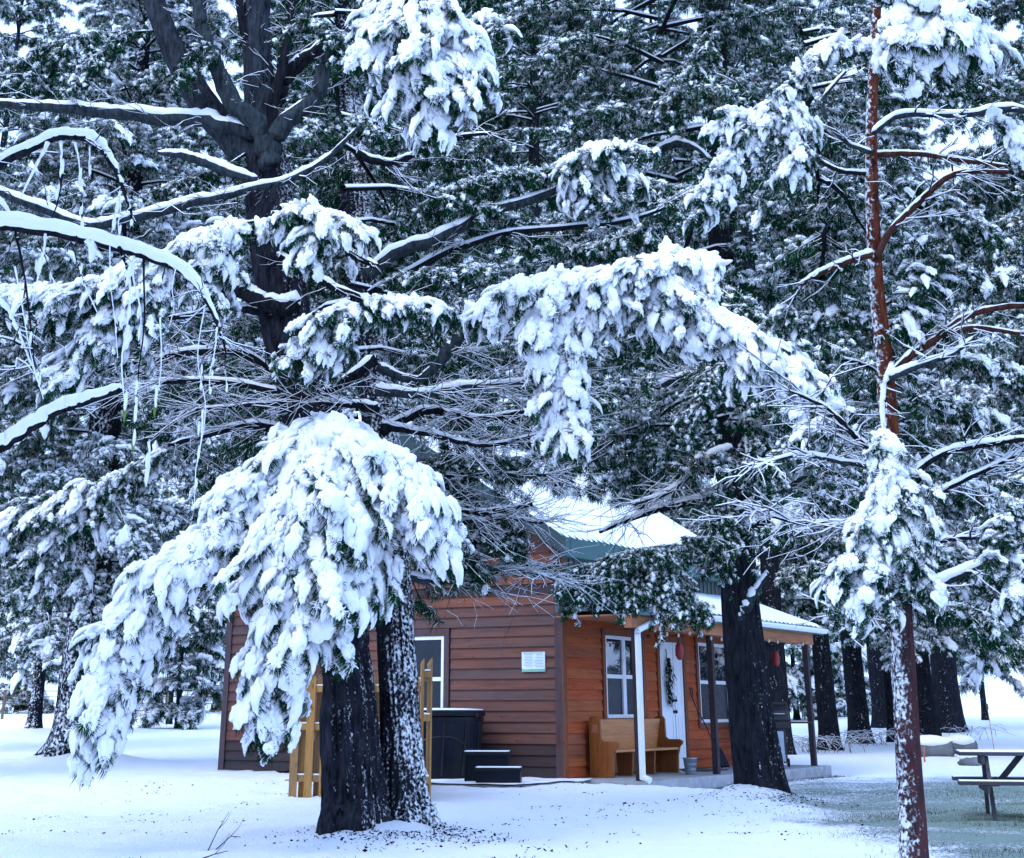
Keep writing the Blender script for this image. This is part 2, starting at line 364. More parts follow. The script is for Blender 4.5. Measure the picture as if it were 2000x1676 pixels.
def make_tuft(seed, n, snow_n, blob_r, Ln=.12, heavy=False, wide=1.):
    R = np.random.default_rng(seed); V = []; Fc = []; Mi = []
    for i in range(n):
        a = R.random() * 2 * math.pi; c = math.radians(R.uniform(15, 100))
        d = np.array([math.cos(c), math.sin(c) * math.cos(a), math.sin(c) * math.sin(a) * .8]); d /= np.linalg.norm(d)
        ln = Ln * R.uniform(.7, 1.15); p0 = np.array([R.uniform(-.07, .01), 0, 0]) + d * .01
        if heavy:
            x = R.uniform(-.12, .19); p0 = np.array([x, R.uniform(-.09, .09) * (1 - max(0, x) * 2.5), -.03 - max(0, x) ** 2 * 2.2])
            d = np.array([R.uniform(.1, .9), np.sign(p0[1]) * R.uniform(.0, .8), -R.uniform(.3, .9)]); d /= np.linalg.norm(d)
        p1 = p0 + d * ln * .55 + np.array([0, 0, -.08 * ln]); p2 = p0 + d * ln + np.array([0, 0, -.42 * ln])
        side = np.cross(d, R.normal(size=3) * .5 + np.array([0, 0, 1])); side /= np.linalg.norm(side) + 1e-9
        strip(V, Fc, Mi, p0, p1, p2, .0035 * wide, .0048 * wide, .0012 * wide, side, 0)
        if i < snow_n:
            s2 = np.cross(d, (0, 0, 1)); s2 /= np.linalg.norm(s2) + 1e-9
            e = p0 + (p1 - p0) * R.uniform(.8, 1.) + (p2 - p1) * R.uniform(0, .45)
            z = np.array([0, 0, .004]); ridge(V, Fc, Mi, p0 + z, e + z, s2, .0085 * wide * R.uniform(.8, 1.5), .013, 1)
    if blob_r is not None:
        if heavy:      # a drooping, lumpy finger of snow with a few small puffs beside it
            bend, tap = R.uniform(.7, 1.5), R.uniform(.15, .45)
            def fx(co):
                x = co[:, 0]; t = np.clip((x + .2) / .42, 0, 1)
                lump = 1 + (.7 if seed % 2 else 1.3) * fbm(np.stack([x * 13, co[:, 1] * 13, co[:, 2] * 13], -1) + seed, 7, 2)
                co[:, 1] *= (1.1 - tap * t ** 1.3) * lump; co[:, 2] = co[:, 2] * (1.1 - .35 * t) * lump - np.clip(x + .03, 0, 1) ** 2 * bend * 1.6
                return co
            blob(V, Fc, Mi, (0, 0, .015), (blob_r[0] * .92, blob_r[1] * .86, blob_r[2] * .95), R, 4, .5 if seed % 2 else .95, fx)
            for q in range(R.integers(0, 3) if seed % 2 else R.integers(3, 7)):
                x = R.uniform(-.12, .14); sy = R.choice((-1, 1)); k = R.uniform(.6, 1.1)
                blob(V, Fc, Mi, (x, sy * blob_r[1] * R.uniform(.6, .9), -.01 - R.random() * .03), (blob_r[0] * .36 * k, blob_r[1] * .40 * k, blob_r[2] * .62 * k), R, 3, .7)
        else:
            blob(V, Fc, Mi, (-.005, 0, .012), blob_r, R, 2 if blob_r[0] > .05 else 1, .5)
    me = array_mesh(np.array(V), np.array(Fc), Mi, [M['needle'], M['snow_n']])
    sm = np.array(Mi) == 1
    me.polygons.foreach_set('use_smooth', sm); return me
PROTO = []
for k in range(3): PROTO.append(make_tuft(10 + k, 44, 3, None, .13, wide=.95))                         # 0-2 almost bare
for k in range(4): PROTO.append(make_tuft(20 + k, 42, 15, (.050, .032, .019), .13, wide=.95))           # 3-6 lightly dusted
for k in range(3): PROTO.append(make_tuft(30 + k, 42, 24, (.084, .050, .030), .13, wide=1.05))           # 7-9 well covered
for k in range(4): PROTO.append(make_tuft(40 + k, 54, 4, (.235, .125, .072), .125, True, 1.0))            # 10-13 loaded lobe
for k in range(2): PROTO.append(make_tuft(50 + k, 44, 3, (.19, .17, .095), .125, True, 1.0))              # 14-15 fat cushion
LIGHT, MEDIUM, BARE, LOADED, FAT = [3, 4, 5, 6], [7, 8, 9], [0, 1, 2], [10, 11, 12, 13], [14, 15]
PROTO_OBJ = [bpy.data.objects.new('needle_tuft', me) for me in PROTO]      # sources of the scatter, not in the scene

def scatter_group():
    g = bpy.data.node_groups.new('needle_scatter', 'GeometryNodeTree')
    g.interface.new_socket('Geometry', in_out='INPUT', socket_type='NodeSocketGeometry')
    g.interface.new_socket('Geometry', in_out='OUTPUT', socket_type='NodeSocketGeometry')
    gi = g.nodes.new('NodeGroupInput'); go = g.nodes.new('NodeGroupOutput'); jn = g.nodes.new('GeometryNodeJoinGeometry')
    def attr(name, ty):
        n = g.nodes.new('GeometryNodeInputNamedAttribute'); n.data_type = ty; n.inputs[0].default_value = name; return n.outputs[0]
    rot = attr('rot', 'FLOAT_VECTOR'); scl = attr('scl', 'FLOAT_VECTOR'); var = attr('var', 'INT')
    e2r = g.nodes.new('FunctionNodeEulerToRotation'); g.links.new(rot, e2r.inputs[0])
    for k, ob in enumerate(PROTO_OBJ):
        cmp = g.nodes.new('FunctionNodeCompare'); cmp.data_type = 'INT'; cmp.operation = 'EQUAL'
        ins = [i for i in cmp.inputs if i.type == 'INT']; g.links.new(var, ins[0]); ins[1].default_value = k
        oi = g.nodes.new('GeometryNodeObjectInfo'); oi.inputs[0].default_value = ob
        ip = g.nodes.new('GeometryNodeInstanceOnPoints')
        g.links.new(gi.outputs[0], ip.inputs['Points']); g.links.new(cmp.outputs[0], ip.inputs['Selection'])
        g.links.new(oi.outputs['Geometry'], ip.inputs['Instance']); g.links.new(e2r.outputs[0], ip.inputs['Rotation']); g.links.new(scl, ip.inputs['Scale'])
        g.links.new(ip.outputs[0], jn.inputs[0])
    g.links.new(jn.outputs[0], go.inputs[0]); return g
SCATTER = scatter_group()

def eulers(d, up):
    d = d / (np.linalg.norm(d, axis=1)[:, None] + 1e-9); y = np.cross(up, d); y /= np.linalg.norm(y, axis=1)[:, None] + 1e-9; z = np.cross(d, y)
    return np.stack([np.arctan2(y[:, 2], z[:, 2]), -np.arcsin(np.clip(d[:, 2], -1, 1)), np.arctan2(d[:, 1], d[:, 0])], 1)

class Tufts:
    def __init__(s): s.p = []; s.r = []; s.s = []; s.k = []
    def add(s, p, d, up, scale, kinds, R):
        p = np.asarray(p); n = len(p)
        if n == 0: return
        s.p.append(p); s.r.append(eulers(np.asarray(d, float), np.asarray(up, float)))
        sc = np.asarray(scale, float)
        if sc.ndim == 0: sc = np.full(n, float(sc))
        s.s.append(np.repeat(sc[:, None], 3, 1) * R.uniform(.85, 1.18, (n, 3))); s.k.append(np.asarray(kinds, np.int32))
    def build(s, name, parent, margin=420, keep=None):
        P = np.concatenate(s.p); Rr = np.concatenate(s.r); Sc = np.concatenate(s.s); K = np.concatenate(s.k)
        x, y, d = project(P); ok = ((d > .5) & (x > -margin) & (x < 2000 + margin) & (y > -margin) & (y < 1676 + margin)) | (margin > 1e6)
        if keep is not None: ok &= keep(P, x, y)
        o = link(name, bpy.data.meshes.new('m'), parent); o['kind'] = 'stuff'
        TUFTS.append((o, P[ok], Rr[ok], Sc[ok], K[ok])); return o
TUFTS = []
def finish_tufts(limit=3.8, cell=18):
    """leave out tufts buried many layers deep in the foliage, then fill the crown meshes"""
    P = np.concatenate([t[1] for t in TUFTS]); Sc = np.concatenate([t[3] for t in TUFTS])[:, 0]; x, y, d = project(P)
    cid = (np.floor(x / cell).astype(np.int64) + 500) * 4000 + np.floor(y / cell).astype(np.int64) + 500
    cov = np.minimum(1.5, .42 * math.pi * (.105 * Sc * F / d) ** 2 / cell ** 2)
    od = np.lexsort((d, cid)); c = cov[od]; cs = np.cumsum(c) - c; ids = cid[od]; first = np.concatenate([[True], ids[1:] != ids[:-1]])
    start = np.maximum.accumulate(np.where(first, np.arange(len(ids)), 0)); keep = np.empty(len(P), bool); keep[od] = (cs - cs[start]) < limit; keep |= (d < 6) | (x < -420) | (x > 2420) | (y < -420)
    n0 = 0; tot = 0
    for o, p, r, sc, k in TUFTS:
        q = keep[n0:n0 + len(p)]; n0 += len(p); p, r, sc, k = p[q], r[q], sc[q], k[q]; tot += len(p); me = o.data
        me.vertices.add(len(p)); me.vertices.foreach_set('co', p.astype(np.float32).ravel())
        a = me.attributes.new('rot', 'FLOAT_VECTOR', 'POINT'); a.data.foreach_set('vector', r.astype(np.float32).ravel())
        a = me.attributes.new('scl', 'FLOAT_VECTOR', 'POINT'); a.data.foreach_set('vector', sc.astype(np.float32).ravel())
        a = me.attributes.new('var', 'INT', 'POINT'); a.data.foreach_set('value', k)
        me.materials.append(M['needle']); me.materials.append(M['snow'])
        md = o.modifiers.new('needles', 'NODES'); md.node_group = SCATTER
    print('tufts', n0, 'kept', tot)
def pick(R, n, mixw):
    """mixw: dict list-of-kinds name -> weight"""
    pools = {'bare': BARE, 'light': LIGHT, 'medium': MEDIUM, 'loaded': LOADED, 'fat': FAT}
    names = list(mixw); w = np.array([mixw[a] for a in names], float); w /= w.sum()
    c = R.choice(len(names), n, p=w); out = np.zeros(n, np.int32)
    for i, a in enumerate(names):
        m = c == i; out[m] = R.choice(pools[a], m.sum())
    return out

class Sticks:
    """many straight three-sided sticks, each with a ridge of snow on top (materials: wood, snow)"""
    def __init__(s): s.a = []; s.b = []; s.r = []; s.q = []
    def add(s, a, b, r0, r1):
        a = np.asarray(a); n = len(a)
        if n: s.a.append(a); s.b.append(np.asarray(b)); s.r.append(np.broadcast_to(r0, (n,)).astype(float)); s.q.append(np.broadcast_to(r1, (n,)).astype(float))
    def build(s, name, parent, wood, snow=1., margin=200):
        A = np.concatenate(s.a); B = np.concatenate(s.b); r = np.concatenate(s.r); q = np.concatenate(s.q)
        x, y, d = project(A); ok = ((d > .5) & (x > -margin) & (x < 2000 + margin) & (y > -margin) & (y < 1676 + margin)) | (margin > 1e6); A, B, r, q = A[ok], B[ok], r[ok], q[ok]
        n = len(A); t = B - A; ln = np.linalg.norm(t, axis=1); t /= ln[:, None] + 1e-9
        ref = np.tile(np.array([0, 0, 1.]), (n, 1)); ref[np.abs(t[:, 2]) > .95] = (1, 0, 0)
        a = np.cross(t, ref); a /= np.linalg.norm(a, axis=1)[:, None]; b = np.cross(a, t)
        def sleeve(off, k0, k1):
            V = np.zeros((n, 6, 3))
            for j in range(3):
                an = 2 * math.pi * j / 3 + math.pi / 2; dirv = a * math.cos(an) + b * math.sin(an)
                V[:, j] = A + off * r[:, None] + dirv * (r * k0)[:, None]; V[:, 3 + j] = B + off * q[:, None] + dirv * (q * k1)[:, None]
            base = (np.arange(n) * 6)[:, None]
            Q = np.concatenate([base + np.array([j, (j + 1) % 3, 3 + (j + 1) % 3, 3 + j]) for j in range(3)])
            return V.reshape(-1, 3), Q
        V0, Q0 = sleeve(np.zeros(3), 1, 1); V1, Q1 = sleeve(np.array([0, 0, .85 * snow]), 1.05 * snow, 1.1 * snow)
        flat = np.abs(t[:, 2]) < .8; keep = np.tile(flat, 3); Q1 = Q1[keep]
        me = array_mesh(np.concatenate([V0, V1]), np.concatenate([Q0, Q1 + len(V0)]), [0] * len(Q0) + [1] * len(Q1), [wood, M['snow']])
        o = link(name, me, parent); o['kind'] = 'stuff'; return o

def smooth_path(pts, n):
    pts = np.asarray(pts, float); m = len(pts); t = np.linspace(0, m - 1, n); i = np.clip(np.floor(t).astype(int), 0, m - 2); f = (t - i)[:, None]
    p0 = pts[np.clip(i - 1, 0, m - 1)]; p1 = pts[i]; p2 = pts[i + 1]; p3 = pts[np.clip(i + 2, 0, m - 1)]
    return .5 * ((2 * p1) + (-p0 + p2) * f + (2 * p0 - 5 * p1 + 4 * p2 - p3) * f ** 2 + (-p0 + 3 * p1 - 3 * p2 + p3) * f ** 3)

def trunk_mesh(path, rad, rings, sides, mat, amp=.07, seed=1, flare=0., fur=(9., 1.6)):
    """trunk with real bark furrows; path / rad control points from the ground up"""
    P = smooth_path(path, rings); r = smooth_path(np.asarray(rad, float)[:, None], rings)[:, 0]
    if flare: r = r * (1 + flare * np.exp(-(P[:, 2] - P[0, 2]) / .28))
    t = np.gradient(P, axis=0); t /= np.linalg.norm(t, axis=1)[:, None]
    a = np.cross(t, np.tile([0, 1., 0], (rings, 1))); a /= np.linalg.norm(a, axis=1)[:, None]; b = np.cross(t, a)
    th = np.arange(sides) * 2 * math.pi / sides; c, s = np.cos(th), np.sin(th)
    s_len = np.concatenate([[0], np.cumsum(np.linalg.norm(np.diff(P, axis=0), axis=1))])
    rm = float(np.mean(r)); q = np.stack(np.broadcast_arrays(c[None, :] * rm * fur[0], s[None, :] * rm * fur[0], s_len[:, None] * fur[1]), -1)
    rd = 1 - np.abs(2 * vnoise(q + fbm(q * .5, seed + 9, 2)[..., None] * 1.2, seed) - 1) * 1.6
    root = np.exp(-s_len / .35)[:, None] * .22 * np.cos(th * 5 + seed)[None, :] * (1 if flare else 0)
    lump = fbm(np.stack(np.broadcast_arrays(c[None, :] * 1.1, s[None, :] * 1.1, s_len[:, None] * .9), -1), seed + 3, 3)
    R_ = r[:, None] * (1 + amp * rd * .5 + .16 * lump + root)
    V = P[:, None] + R_[..., None] * (a[:, None] * c[None, :, None] + b[:, None] * s[None, :, None])
    i = np.arange(rings - 1)[:, None] * sides; j = np.arange(sides)[None, :]; k = (j + 1) % sides
    Q = np.stack([i + j, i + k, i + sides + k, i + sides + j], -1).reshape(-1, 4)
    return array_mesh(V.reshape(-1, 3), Q, np.zeros(len(Q), int), [mat], True)

def limb(parent, pts, radii, wood, snow=1., sides=10, name='limb', n=18, seed=0, twig=None, snow_name='limb_snow', wob=.10):
    """one bough: knobbly wood with its snow ridge as a sub-part"""
    R = np.random.default_rng(seed + 100); P = smooth_path(pts, n); r = smooth_path(np.asarray(radii, float)[:, None], n)[:, 0]
    P = P + R.normal(size=P.shape) * r[:, None] * wob + (vnoise(P[:, None, :] * 2.1 + np.arange(3)[None, :, None] * 17.3, seed) - .5) * (r * 1.3)[:, None]; r = r * R.uniform(.93, 1.07, n)
    o = MB().tube(P, r, sides).build(name, wood, parent, True)
    if snow:
        t = np.gradient(P, axis=0); t /= np.linalg.norm(t, axis=1)[:, None]; hz = np.sqrt(np.clip(1 - t[:, 2] ** 2, 0, 1))
        k = snow * np.clip((hz - .25) / .5, .05, 1) * (.8 + .8 * vnoise(P * 3.1, seed)); k[0] *= .4; k[-1] *= .5
        n2 = n * 2; P2 = smooth_path(P, n2); r2 = smooth_path(r[:, None], n2)[:, 0]; k2 = np.interp(np.linspace(0, 1, n2), np.linspace(0, 1, n), k) * R.uniform(.86, 1.1, n2)
        P2 = P2 + np.array([0, 0, 1.]) * (r2 * .55 * np.minimum(k2, 1.6) )[:, None]
        MB().tube(P2, r2 * .82 * k2 ** .6 + .002, 8, 0, True, 1.).build(snow_name, M['snow'], o, True)
    if twig is not None:
        sticks, dens, tl = twig; L_ = np.linalg.norm(np.diff(P, axis=0), axis=1).sum(); m = int(L_ * dens)
        u = R.uniform(.15, 1, m); idx = u * (n - 1); i0 = np.clip(idx.astype(int), 0, n - 2); f = (idx - i0)[:, None]
        A = P[i0] * (1 - f) + P[i0 + 1] * f; t = P[i0 + 1] - P[i0]; t /= np.linalg.norm(t, axis=1)[:, None]
        d = t * R.uniform(.3, 1., (m, 1)) + R.normal(size=(m, 3)) * np.array([.75, .75, .32]); d /= np.linalg.norm(d, axis=1)[:, None]
        l = tl * R.uniform(.25, 1.05, m) ** 1.2; rr = .0046 * R.uniform(.6, 1.5, m); Q = A
        for g in range(4):
            B = Q + d * (l * .25)[:, None]; sticks.add(Q, B, rr * (1.3 - g * .25), rr * (1.05 - g * .25))
            if g in (0, 1, 2):
                d3 = d + R.normal(size=(m, 3)) * np.array([.7, .7, .35]); l3 = l * R.uniform(.12, .42, m); mid = B + d3 * (l3 * .5)[:, None]; d4 = d3 + R.normal(size=(m, 3)) * .35
                sticks.add(B, mid, rr * .75, rr * .6); sticks.add(mid, mid + d4 * (l3 * .5)[:, None], rr * .6, rr * .4)
            d = d + R.normal(size=(m, 3)) * .26 + np.array([0, 0, R.uniform(-.16, .06)]); d /= np.linalg.norm(d, axis=1)[:, None]; Q = B
    return o

# ------------------------------------------------------------------ terrain
CC = (1.194, 27.204); CA = math.radians(58.5)
MOUNDS = []          # (x, y, height, radius)
def tz(x, y):
    x = np.asarray(x, float); y = np.asarray(y, float)
    z = -.15 * (1 - sstep(20.5, 26.5, y + .0 * x)) + .021 * np.maximum(0, y - 40 + 3 * np.exp(-np.abs(y - 40) / 3) - 3) * (1 + .35 * sstep(8, 20, x))
    z = np.where(y > 120, np.minimum(z, 2.6), z)
    z = z + .10 * fbm(np.stack([x * .45, y * .45, 0 * x], -1), 5, 3) * sstep(1, 6, np.abs(x - 1.5) + np.abs(y - 29) * .5)
    c_, s_ = math.cos(CA), math.sin(CA); lx = (x - CC[0]) * c_ + (y - CC[1]) * s_; ly = -(x - CC[0]) * s_ + (y - CC[1]) * c_
    m_ = sstep(-4.2, -2.4, ly) * (1 - sstep(-1.0, -.3, ly)) * sstep(-1.2, -.2, lx) * (1 - sstep(8.5, 11, lx)); z = z * (1 - m_) - .21 * m_
    for mx_, my_, mh, mr in MOUNDS:
        z = z + mh * np.exp(-((x - mx_) ** 2 + (y - my_) ** 2) / mr ** 2)
    return z
TWIN = (-1.15, 17.15); PORCH_TREE = (3.72, 22.6); LEFT_TREE = (-9.05, 35.1); THIN_LEFT = (-16., 56.3)
MOUNDS += [(TWIN[0] + .05, TWIN[1] + .1, .17, .85), (LEFT_TREE[0] + .2, LEFT_TREE[1], .26, 1.2), (PORCH_TREE[0] - .1, PORCH_TREE[1] - .15, .26, .62), (THIN_LEFT[0], THIN_LEFT[1], .2, 1.6)]
def build_ground():
    xs = np.concatenate([np.linspace(-400, -34, 22), np.linspace(-32, -14, 37), np.arange(-13.5, 13.5, .12), np.linspace(14, 34, 41), np.linspace(36, 400, 22)])
    ys = np.concatenate([np.linspace(-60, 8, 18), np.arange(9, 30, .1), np.linspace(30.3, 62, 100), np.linspace(63, 130, 50), np.linspace(140, 600, 16)])
    X, Y = np.meshgrid(xs, ys); Z = tz(X, Y); inner = (np.abs(X) < 13.5) & (Y > 9) & (Y < 40)
    # under the cabin the ground stays below the slab
    c, s = math.cos(CA), math.sin(CA); lx = (X - CC[0]) * c + (Y - CC[1]) * s; ly = -(X - CC[0]) * s + (Y - CC[1]) * c
    Z = Z + np.where(inner, .06 * fbm(np.stack([X * 2.2, Y * 2.2, 0 * X], -1), 31, 3) + .05 * fbm(np.stack([X * 4.6, Y * 4.6, 0 * X], -1), 37, 2) + .035 * fbm(np.stack([X * 9, Y * 9, 0 * X], -1), 41, 2), 0)
    # the lawn dips in front of the porch slab; nothing rises above the floors
    inside = (lx > -.05) & (lx < 8.2) & (ly > -1.4) & (ly < 7.5)
    front = np.exp(-((ly + 1.55) / .55) ** 2) * sstep(-.6, .2, lx) * (1 - sstep(8.2, 9, lx))
    Z = np.where(inside, np.minimum(Z, -.06), Z)
    padm = (lx > -2.6) & (lx < .2) & (ly > -.6) & (ly < 4); Z = np.where(padm, np.minimum(Z, -.012), Z)
    ny, nx = X.shape; i = np.arange(ny - 1)[:, None] * nx; j = np.arange(nx - 1)[None, :]
    Q = np.stack([i + j, i + j + 1, i + nx + j + 1, i + nx + j], -1).reshape(-1, 4)
    me = array_mesh(np.stack([X, Y, Z], -1).reshape(-1, 3), Q, np.zeros(len(Q), int), [M['ground']], True)
    return tag(link('ground', me), kind='structure')
build_ground()

# ------------------------------------------------------------------ cabin  (local X along the porch wall, local Y along the gable wall, both into the building)
CL, CW, ZE, SL = 8.08, 7.45, 3.80, .608
RY = CW / 2
def roof_z(y): return 3.89 + SL * (min(y, CW - y) + .19)
cabin = empty('cabin', (CC[0], CC[1], 0), CA)
tag(cabin, 'small red cedar cabin with snowy metal roof and porch under the pines', 'cabin')
def wall_box(mb, w, s0, s1, o0, o1, z0, z1, mi=0):
    if w == 'side': return mb.box((s0, -o1, z0), (s1, -o0, z1), mi)
    return mb.box((-o1, s0, z0), (-o0, s1, z1), mi)
def plank(parent, w, s0, s1, z0, z1, mat, st0=None, st1=None, R=rng):
    """lapped board, thick at the bottom edge; grain along local X"""
    st0 = s0 if st0 is None else st0; st1 = s1 if st1 is None else st1
    ob = .042 + R.uniform(-.004, .006); ot = .010; l = s1 - s0; zb = z0 - .012; sg = -1 if w == 'side' else 1
    if st1 - st0 < .02 or l < .03: return
    V = [(0, 0, zb - z0), (l, 0, zb - z0), (l, sg * ob, zb - z0), (0, sg * ob, zb - z0), (st0 - s0, 0, z1 - z0), (st1 - s0, 0, z1 - z0), (st1 - s0, sg * ot, z1 - z0), (st0 - s0, sg * ot, z1 - z0)]
    Fc = [(0, 3, 2, 1), (4, 5, 6, 7), (0, 1, 5, 4), (1, 2, 6, 5), (2, 3, 7, 6), (3, 0, 4, 7)]
    if sg < 0: Fc = [f[::-1] for f in Fc]
    o = MB().add(V, Fc).build('plank', mat, parent)
    if w == 'side': o.location = (s0, 0, z0)
    else: o.location = (0, s0, z0); o.rotation_euler = (0, R.uniform(-.001, .001), math.pi / 2)
def cladding(parent, w, length, z0, z1, holes, mat_of, slope=None, row=.172):
    """rows of planks cut round the openings; holes: (s0, s1, z0, z1)"""
    k = 0; z = z0
    while z < z1 - .02:
        zt = min(z + row, z1); zm = (z + zt) / 2
        a, b, at_, bt = 0., length, 0., length
        if slope is not None:
            a, b = slope(z); at_, bt = slope(zt)
            if b - a < .08: break
        cuts = [(h[0], h[1]) for h in holes if h[2] < zm < h[3]]; segs = []; cur = a; edges = []
        for h0, h1 in sorted(cuts):
            segs.append((cur, h0)); cur = h1
        segs.append((cur, b)); out = []
        for s0, s1 in segs:
            if s1 - s0 <= .05: continue
            if s1 - s0 > 2.6 and rng.random() < .85:
                j = rng.uniform(s0 + .8, s1 - .8); out += [(s0, j - .002), (j + .002, s1)]
            else: out.append((s0, s1))
        for s0, s1 in out:
            plank(parent, w, s0, s1, z, zt, mat_of(s0, s1, zm), at_ if s0 == a else s0, bt if s1 == b else s1)
        z = zt; k += 1
gw = MB().prism([(0, 0), (CW, 0), (CW, ZE), (RY, roof_z(RY) - .12), (0, ZE)], 0, .12, 0).build('gable_wall', M['trim_dark'], cabin)
sw = MB().box((.12, 0, 0), (CL, .12, ZE)).build('porch_wall', M['trim_warm'], cabin)
MB().prism([(.12, 0), (CW - .12, 0), (CW - .12, ZE), (RY, roof_z(RY) - .12), (.12, ZE)], CL - .12, CL, 0).build('far_gable_wall', M['trim_dark'], cabin)
MB().box((.12, CW - .12, 0), (CL, CW, ZE)).build('rear_wall', M['trim_dark'], cabin)
GWIN = (2.37, 3.22, .84, 2.28)
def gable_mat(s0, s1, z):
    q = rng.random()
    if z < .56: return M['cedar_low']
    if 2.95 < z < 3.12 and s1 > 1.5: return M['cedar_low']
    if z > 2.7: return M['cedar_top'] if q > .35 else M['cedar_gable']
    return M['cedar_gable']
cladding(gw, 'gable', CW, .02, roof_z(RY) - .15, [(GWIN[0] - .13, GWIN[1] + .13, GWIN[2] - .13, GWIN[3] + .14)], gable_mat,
         lambda z: (.05, CW - .05) if z <= ZE - .02 else (max(.05, (z - 3.89) / SL + .02), min(CW - .05, CW - (z - 3.89) / SL - .02)))
W1, W2, DR = (1.55, 3.05, .92, 2.30), (5.60, 7.12, .82, 2.31), (3.80, 4.86, .0, 2.28)
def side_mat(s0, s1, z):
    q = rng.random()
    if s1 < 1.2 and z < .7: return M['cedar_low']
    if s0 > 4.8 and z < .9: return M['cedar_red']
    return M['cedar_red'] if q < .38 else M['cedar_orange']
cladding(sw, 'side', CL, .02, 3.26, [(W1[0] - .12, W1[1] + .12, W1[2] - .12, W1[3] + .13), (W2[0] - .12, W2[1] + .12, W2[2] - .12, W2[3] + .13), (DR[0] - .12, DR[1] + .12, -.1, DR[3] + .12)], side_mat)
mb = MB(); wall_box(mb, 'side', .12, CL, .003, .04, 3.275, ZE); mb.build('upper_metal_panel', M['ribbed'], cabin)
for s in np.arange(.25, CL, .2): 
    mb = MB(); wall_box(mb, 'side', s, s + .03, .041, .058, 3.28, ZE - .01); mb.build('rib', M['ribbed'], sw)
# corner boards
MB().box((-.064, -.066, 0), (.075, -.050, ZE)).build('corner_board', M['trim_warm'], cabin)
MB().box((-.066, -.0495, 0), (-.050, .09, ZE)).build('corner_board', M['trim_dark'], cabin)
MB().box((-.068, CW - .10, 0), (-.050, CW + .03, ZE)).build('corner_board', M['trim_dark'], cabin)
MB().box((CL - .07, -.066, 0), (CL + .04, -.050, 3.25)).build('corner_board', M['trim_warm'], cabin)

def window(w, s0, s1, z0, z1, units, trim_mat):
    t = .11; wo = empty('window'); wo.parent = cabin
    for (a, b, c, d) in ((s0 - t, s1 + t, z1, z1 + t + .015), (s0 - t, s1 + t, z0 - t, z0), (s0 - t, s0, z0, z1), (s1, s1 + t, z0, z1)):
        mb = MB(); wall_box(mb, w, a, b, .002, .062, c, d); mb.build('trim', trim_mat, wo, bevel=.004)
    step = (s1 - s0) / units
    for u in range(units):
        a, b = s0 + u * step + .004, s0 + (u + 1) * step - .004; fw = .058; zm = (z0 + z1) / 2
        mb = MB()
        for r in ((a, a + fw, z0, z1), (b - fw, b, z0, z1), (a + fw, b - fw, z1 - fw, z1), (a + fw, b - fw, z0, z0 + fw)):
            wall_box(mb, w, r[0], r[1], .004, .045, r[2], r[3])
        mb.build('frame', M['white'], wo)
        mb = MB(); wall_box(mb, w, a + fw, b - fw, .006, .036, zm - .03, zm + .035); mb.build('meeting_rail', M['white'], wo)
        for q, (lo, hi) in enumerate(((z0 + fw, zm - .03), (zm + .035, z1 - fw))):
            mb = MB(); wall_box(mb, w, a + fw, b - fw, .003, .010 + .008 * q, lo, hi); mb.build('pane', M['glass'] if q and w == 'side' else M['glass_screen'], wo)
    return wo
window('gable', *GWIN, 1, M['trim_dark']); window('side', *W1, 2, M['trim_warm']); window('side', *W2, 2, M['trim_warm'])
dr = empty('door'); dr.parent = cabin
for (a, b, c, d) in ((DR[0] - .11, DR[0], 0, DR[3]), (DR[1], DR[1] + .11, 0, DR[3]), (DR[0] - .11, DR[1] + .11, DR[3], DR[3] + .11)):
    mb = MB(); wall_box(mb, 'side', a, b, .002, .063, c, d); mb.build('trim', M['trim_warm'], dr, bevel=.004)
for a, b in ((DR[0] + .01, 4.42), (4.45, DR[1] - .01)):
    mb = MB(); wall_box(mb, 'side', a, b, .003, .036, .02, DR[3] - .01); lf = mb.build('leaf', M['door'], dr, bevel=.004)
    for z0, z1 in ((.2, .95), (1.1, 2.1)):
        mb = MB(); fr = .02
        for r in ((a + .1, b - .1, z0, z0 + fr), (a + .1, b - .1, z1 - fr, z1), (a + .1, a + .1 + fr, z0 + fr, z1 - fr), (b - .1 - fr, b - .1, z0 + fr, z1 - fr)): wall_box(mb, 'side', r[0], r[1], .037, .043, r[2], r[3])
        mb.build('panel_moulding', M['door'], lf)
for z, r in ((1.02, .035), (1.22, .03)):
    MB().lathe([(r * .9, 0), (r, .01), (r * .5, .02), (r * .55, .04), (r, .055), (r * .8, .075)], seg=14).build('knob', M['black'], dr, True, (4.36, -.037, z)).rotation_euler = (math.pi / 2, 0, 0)

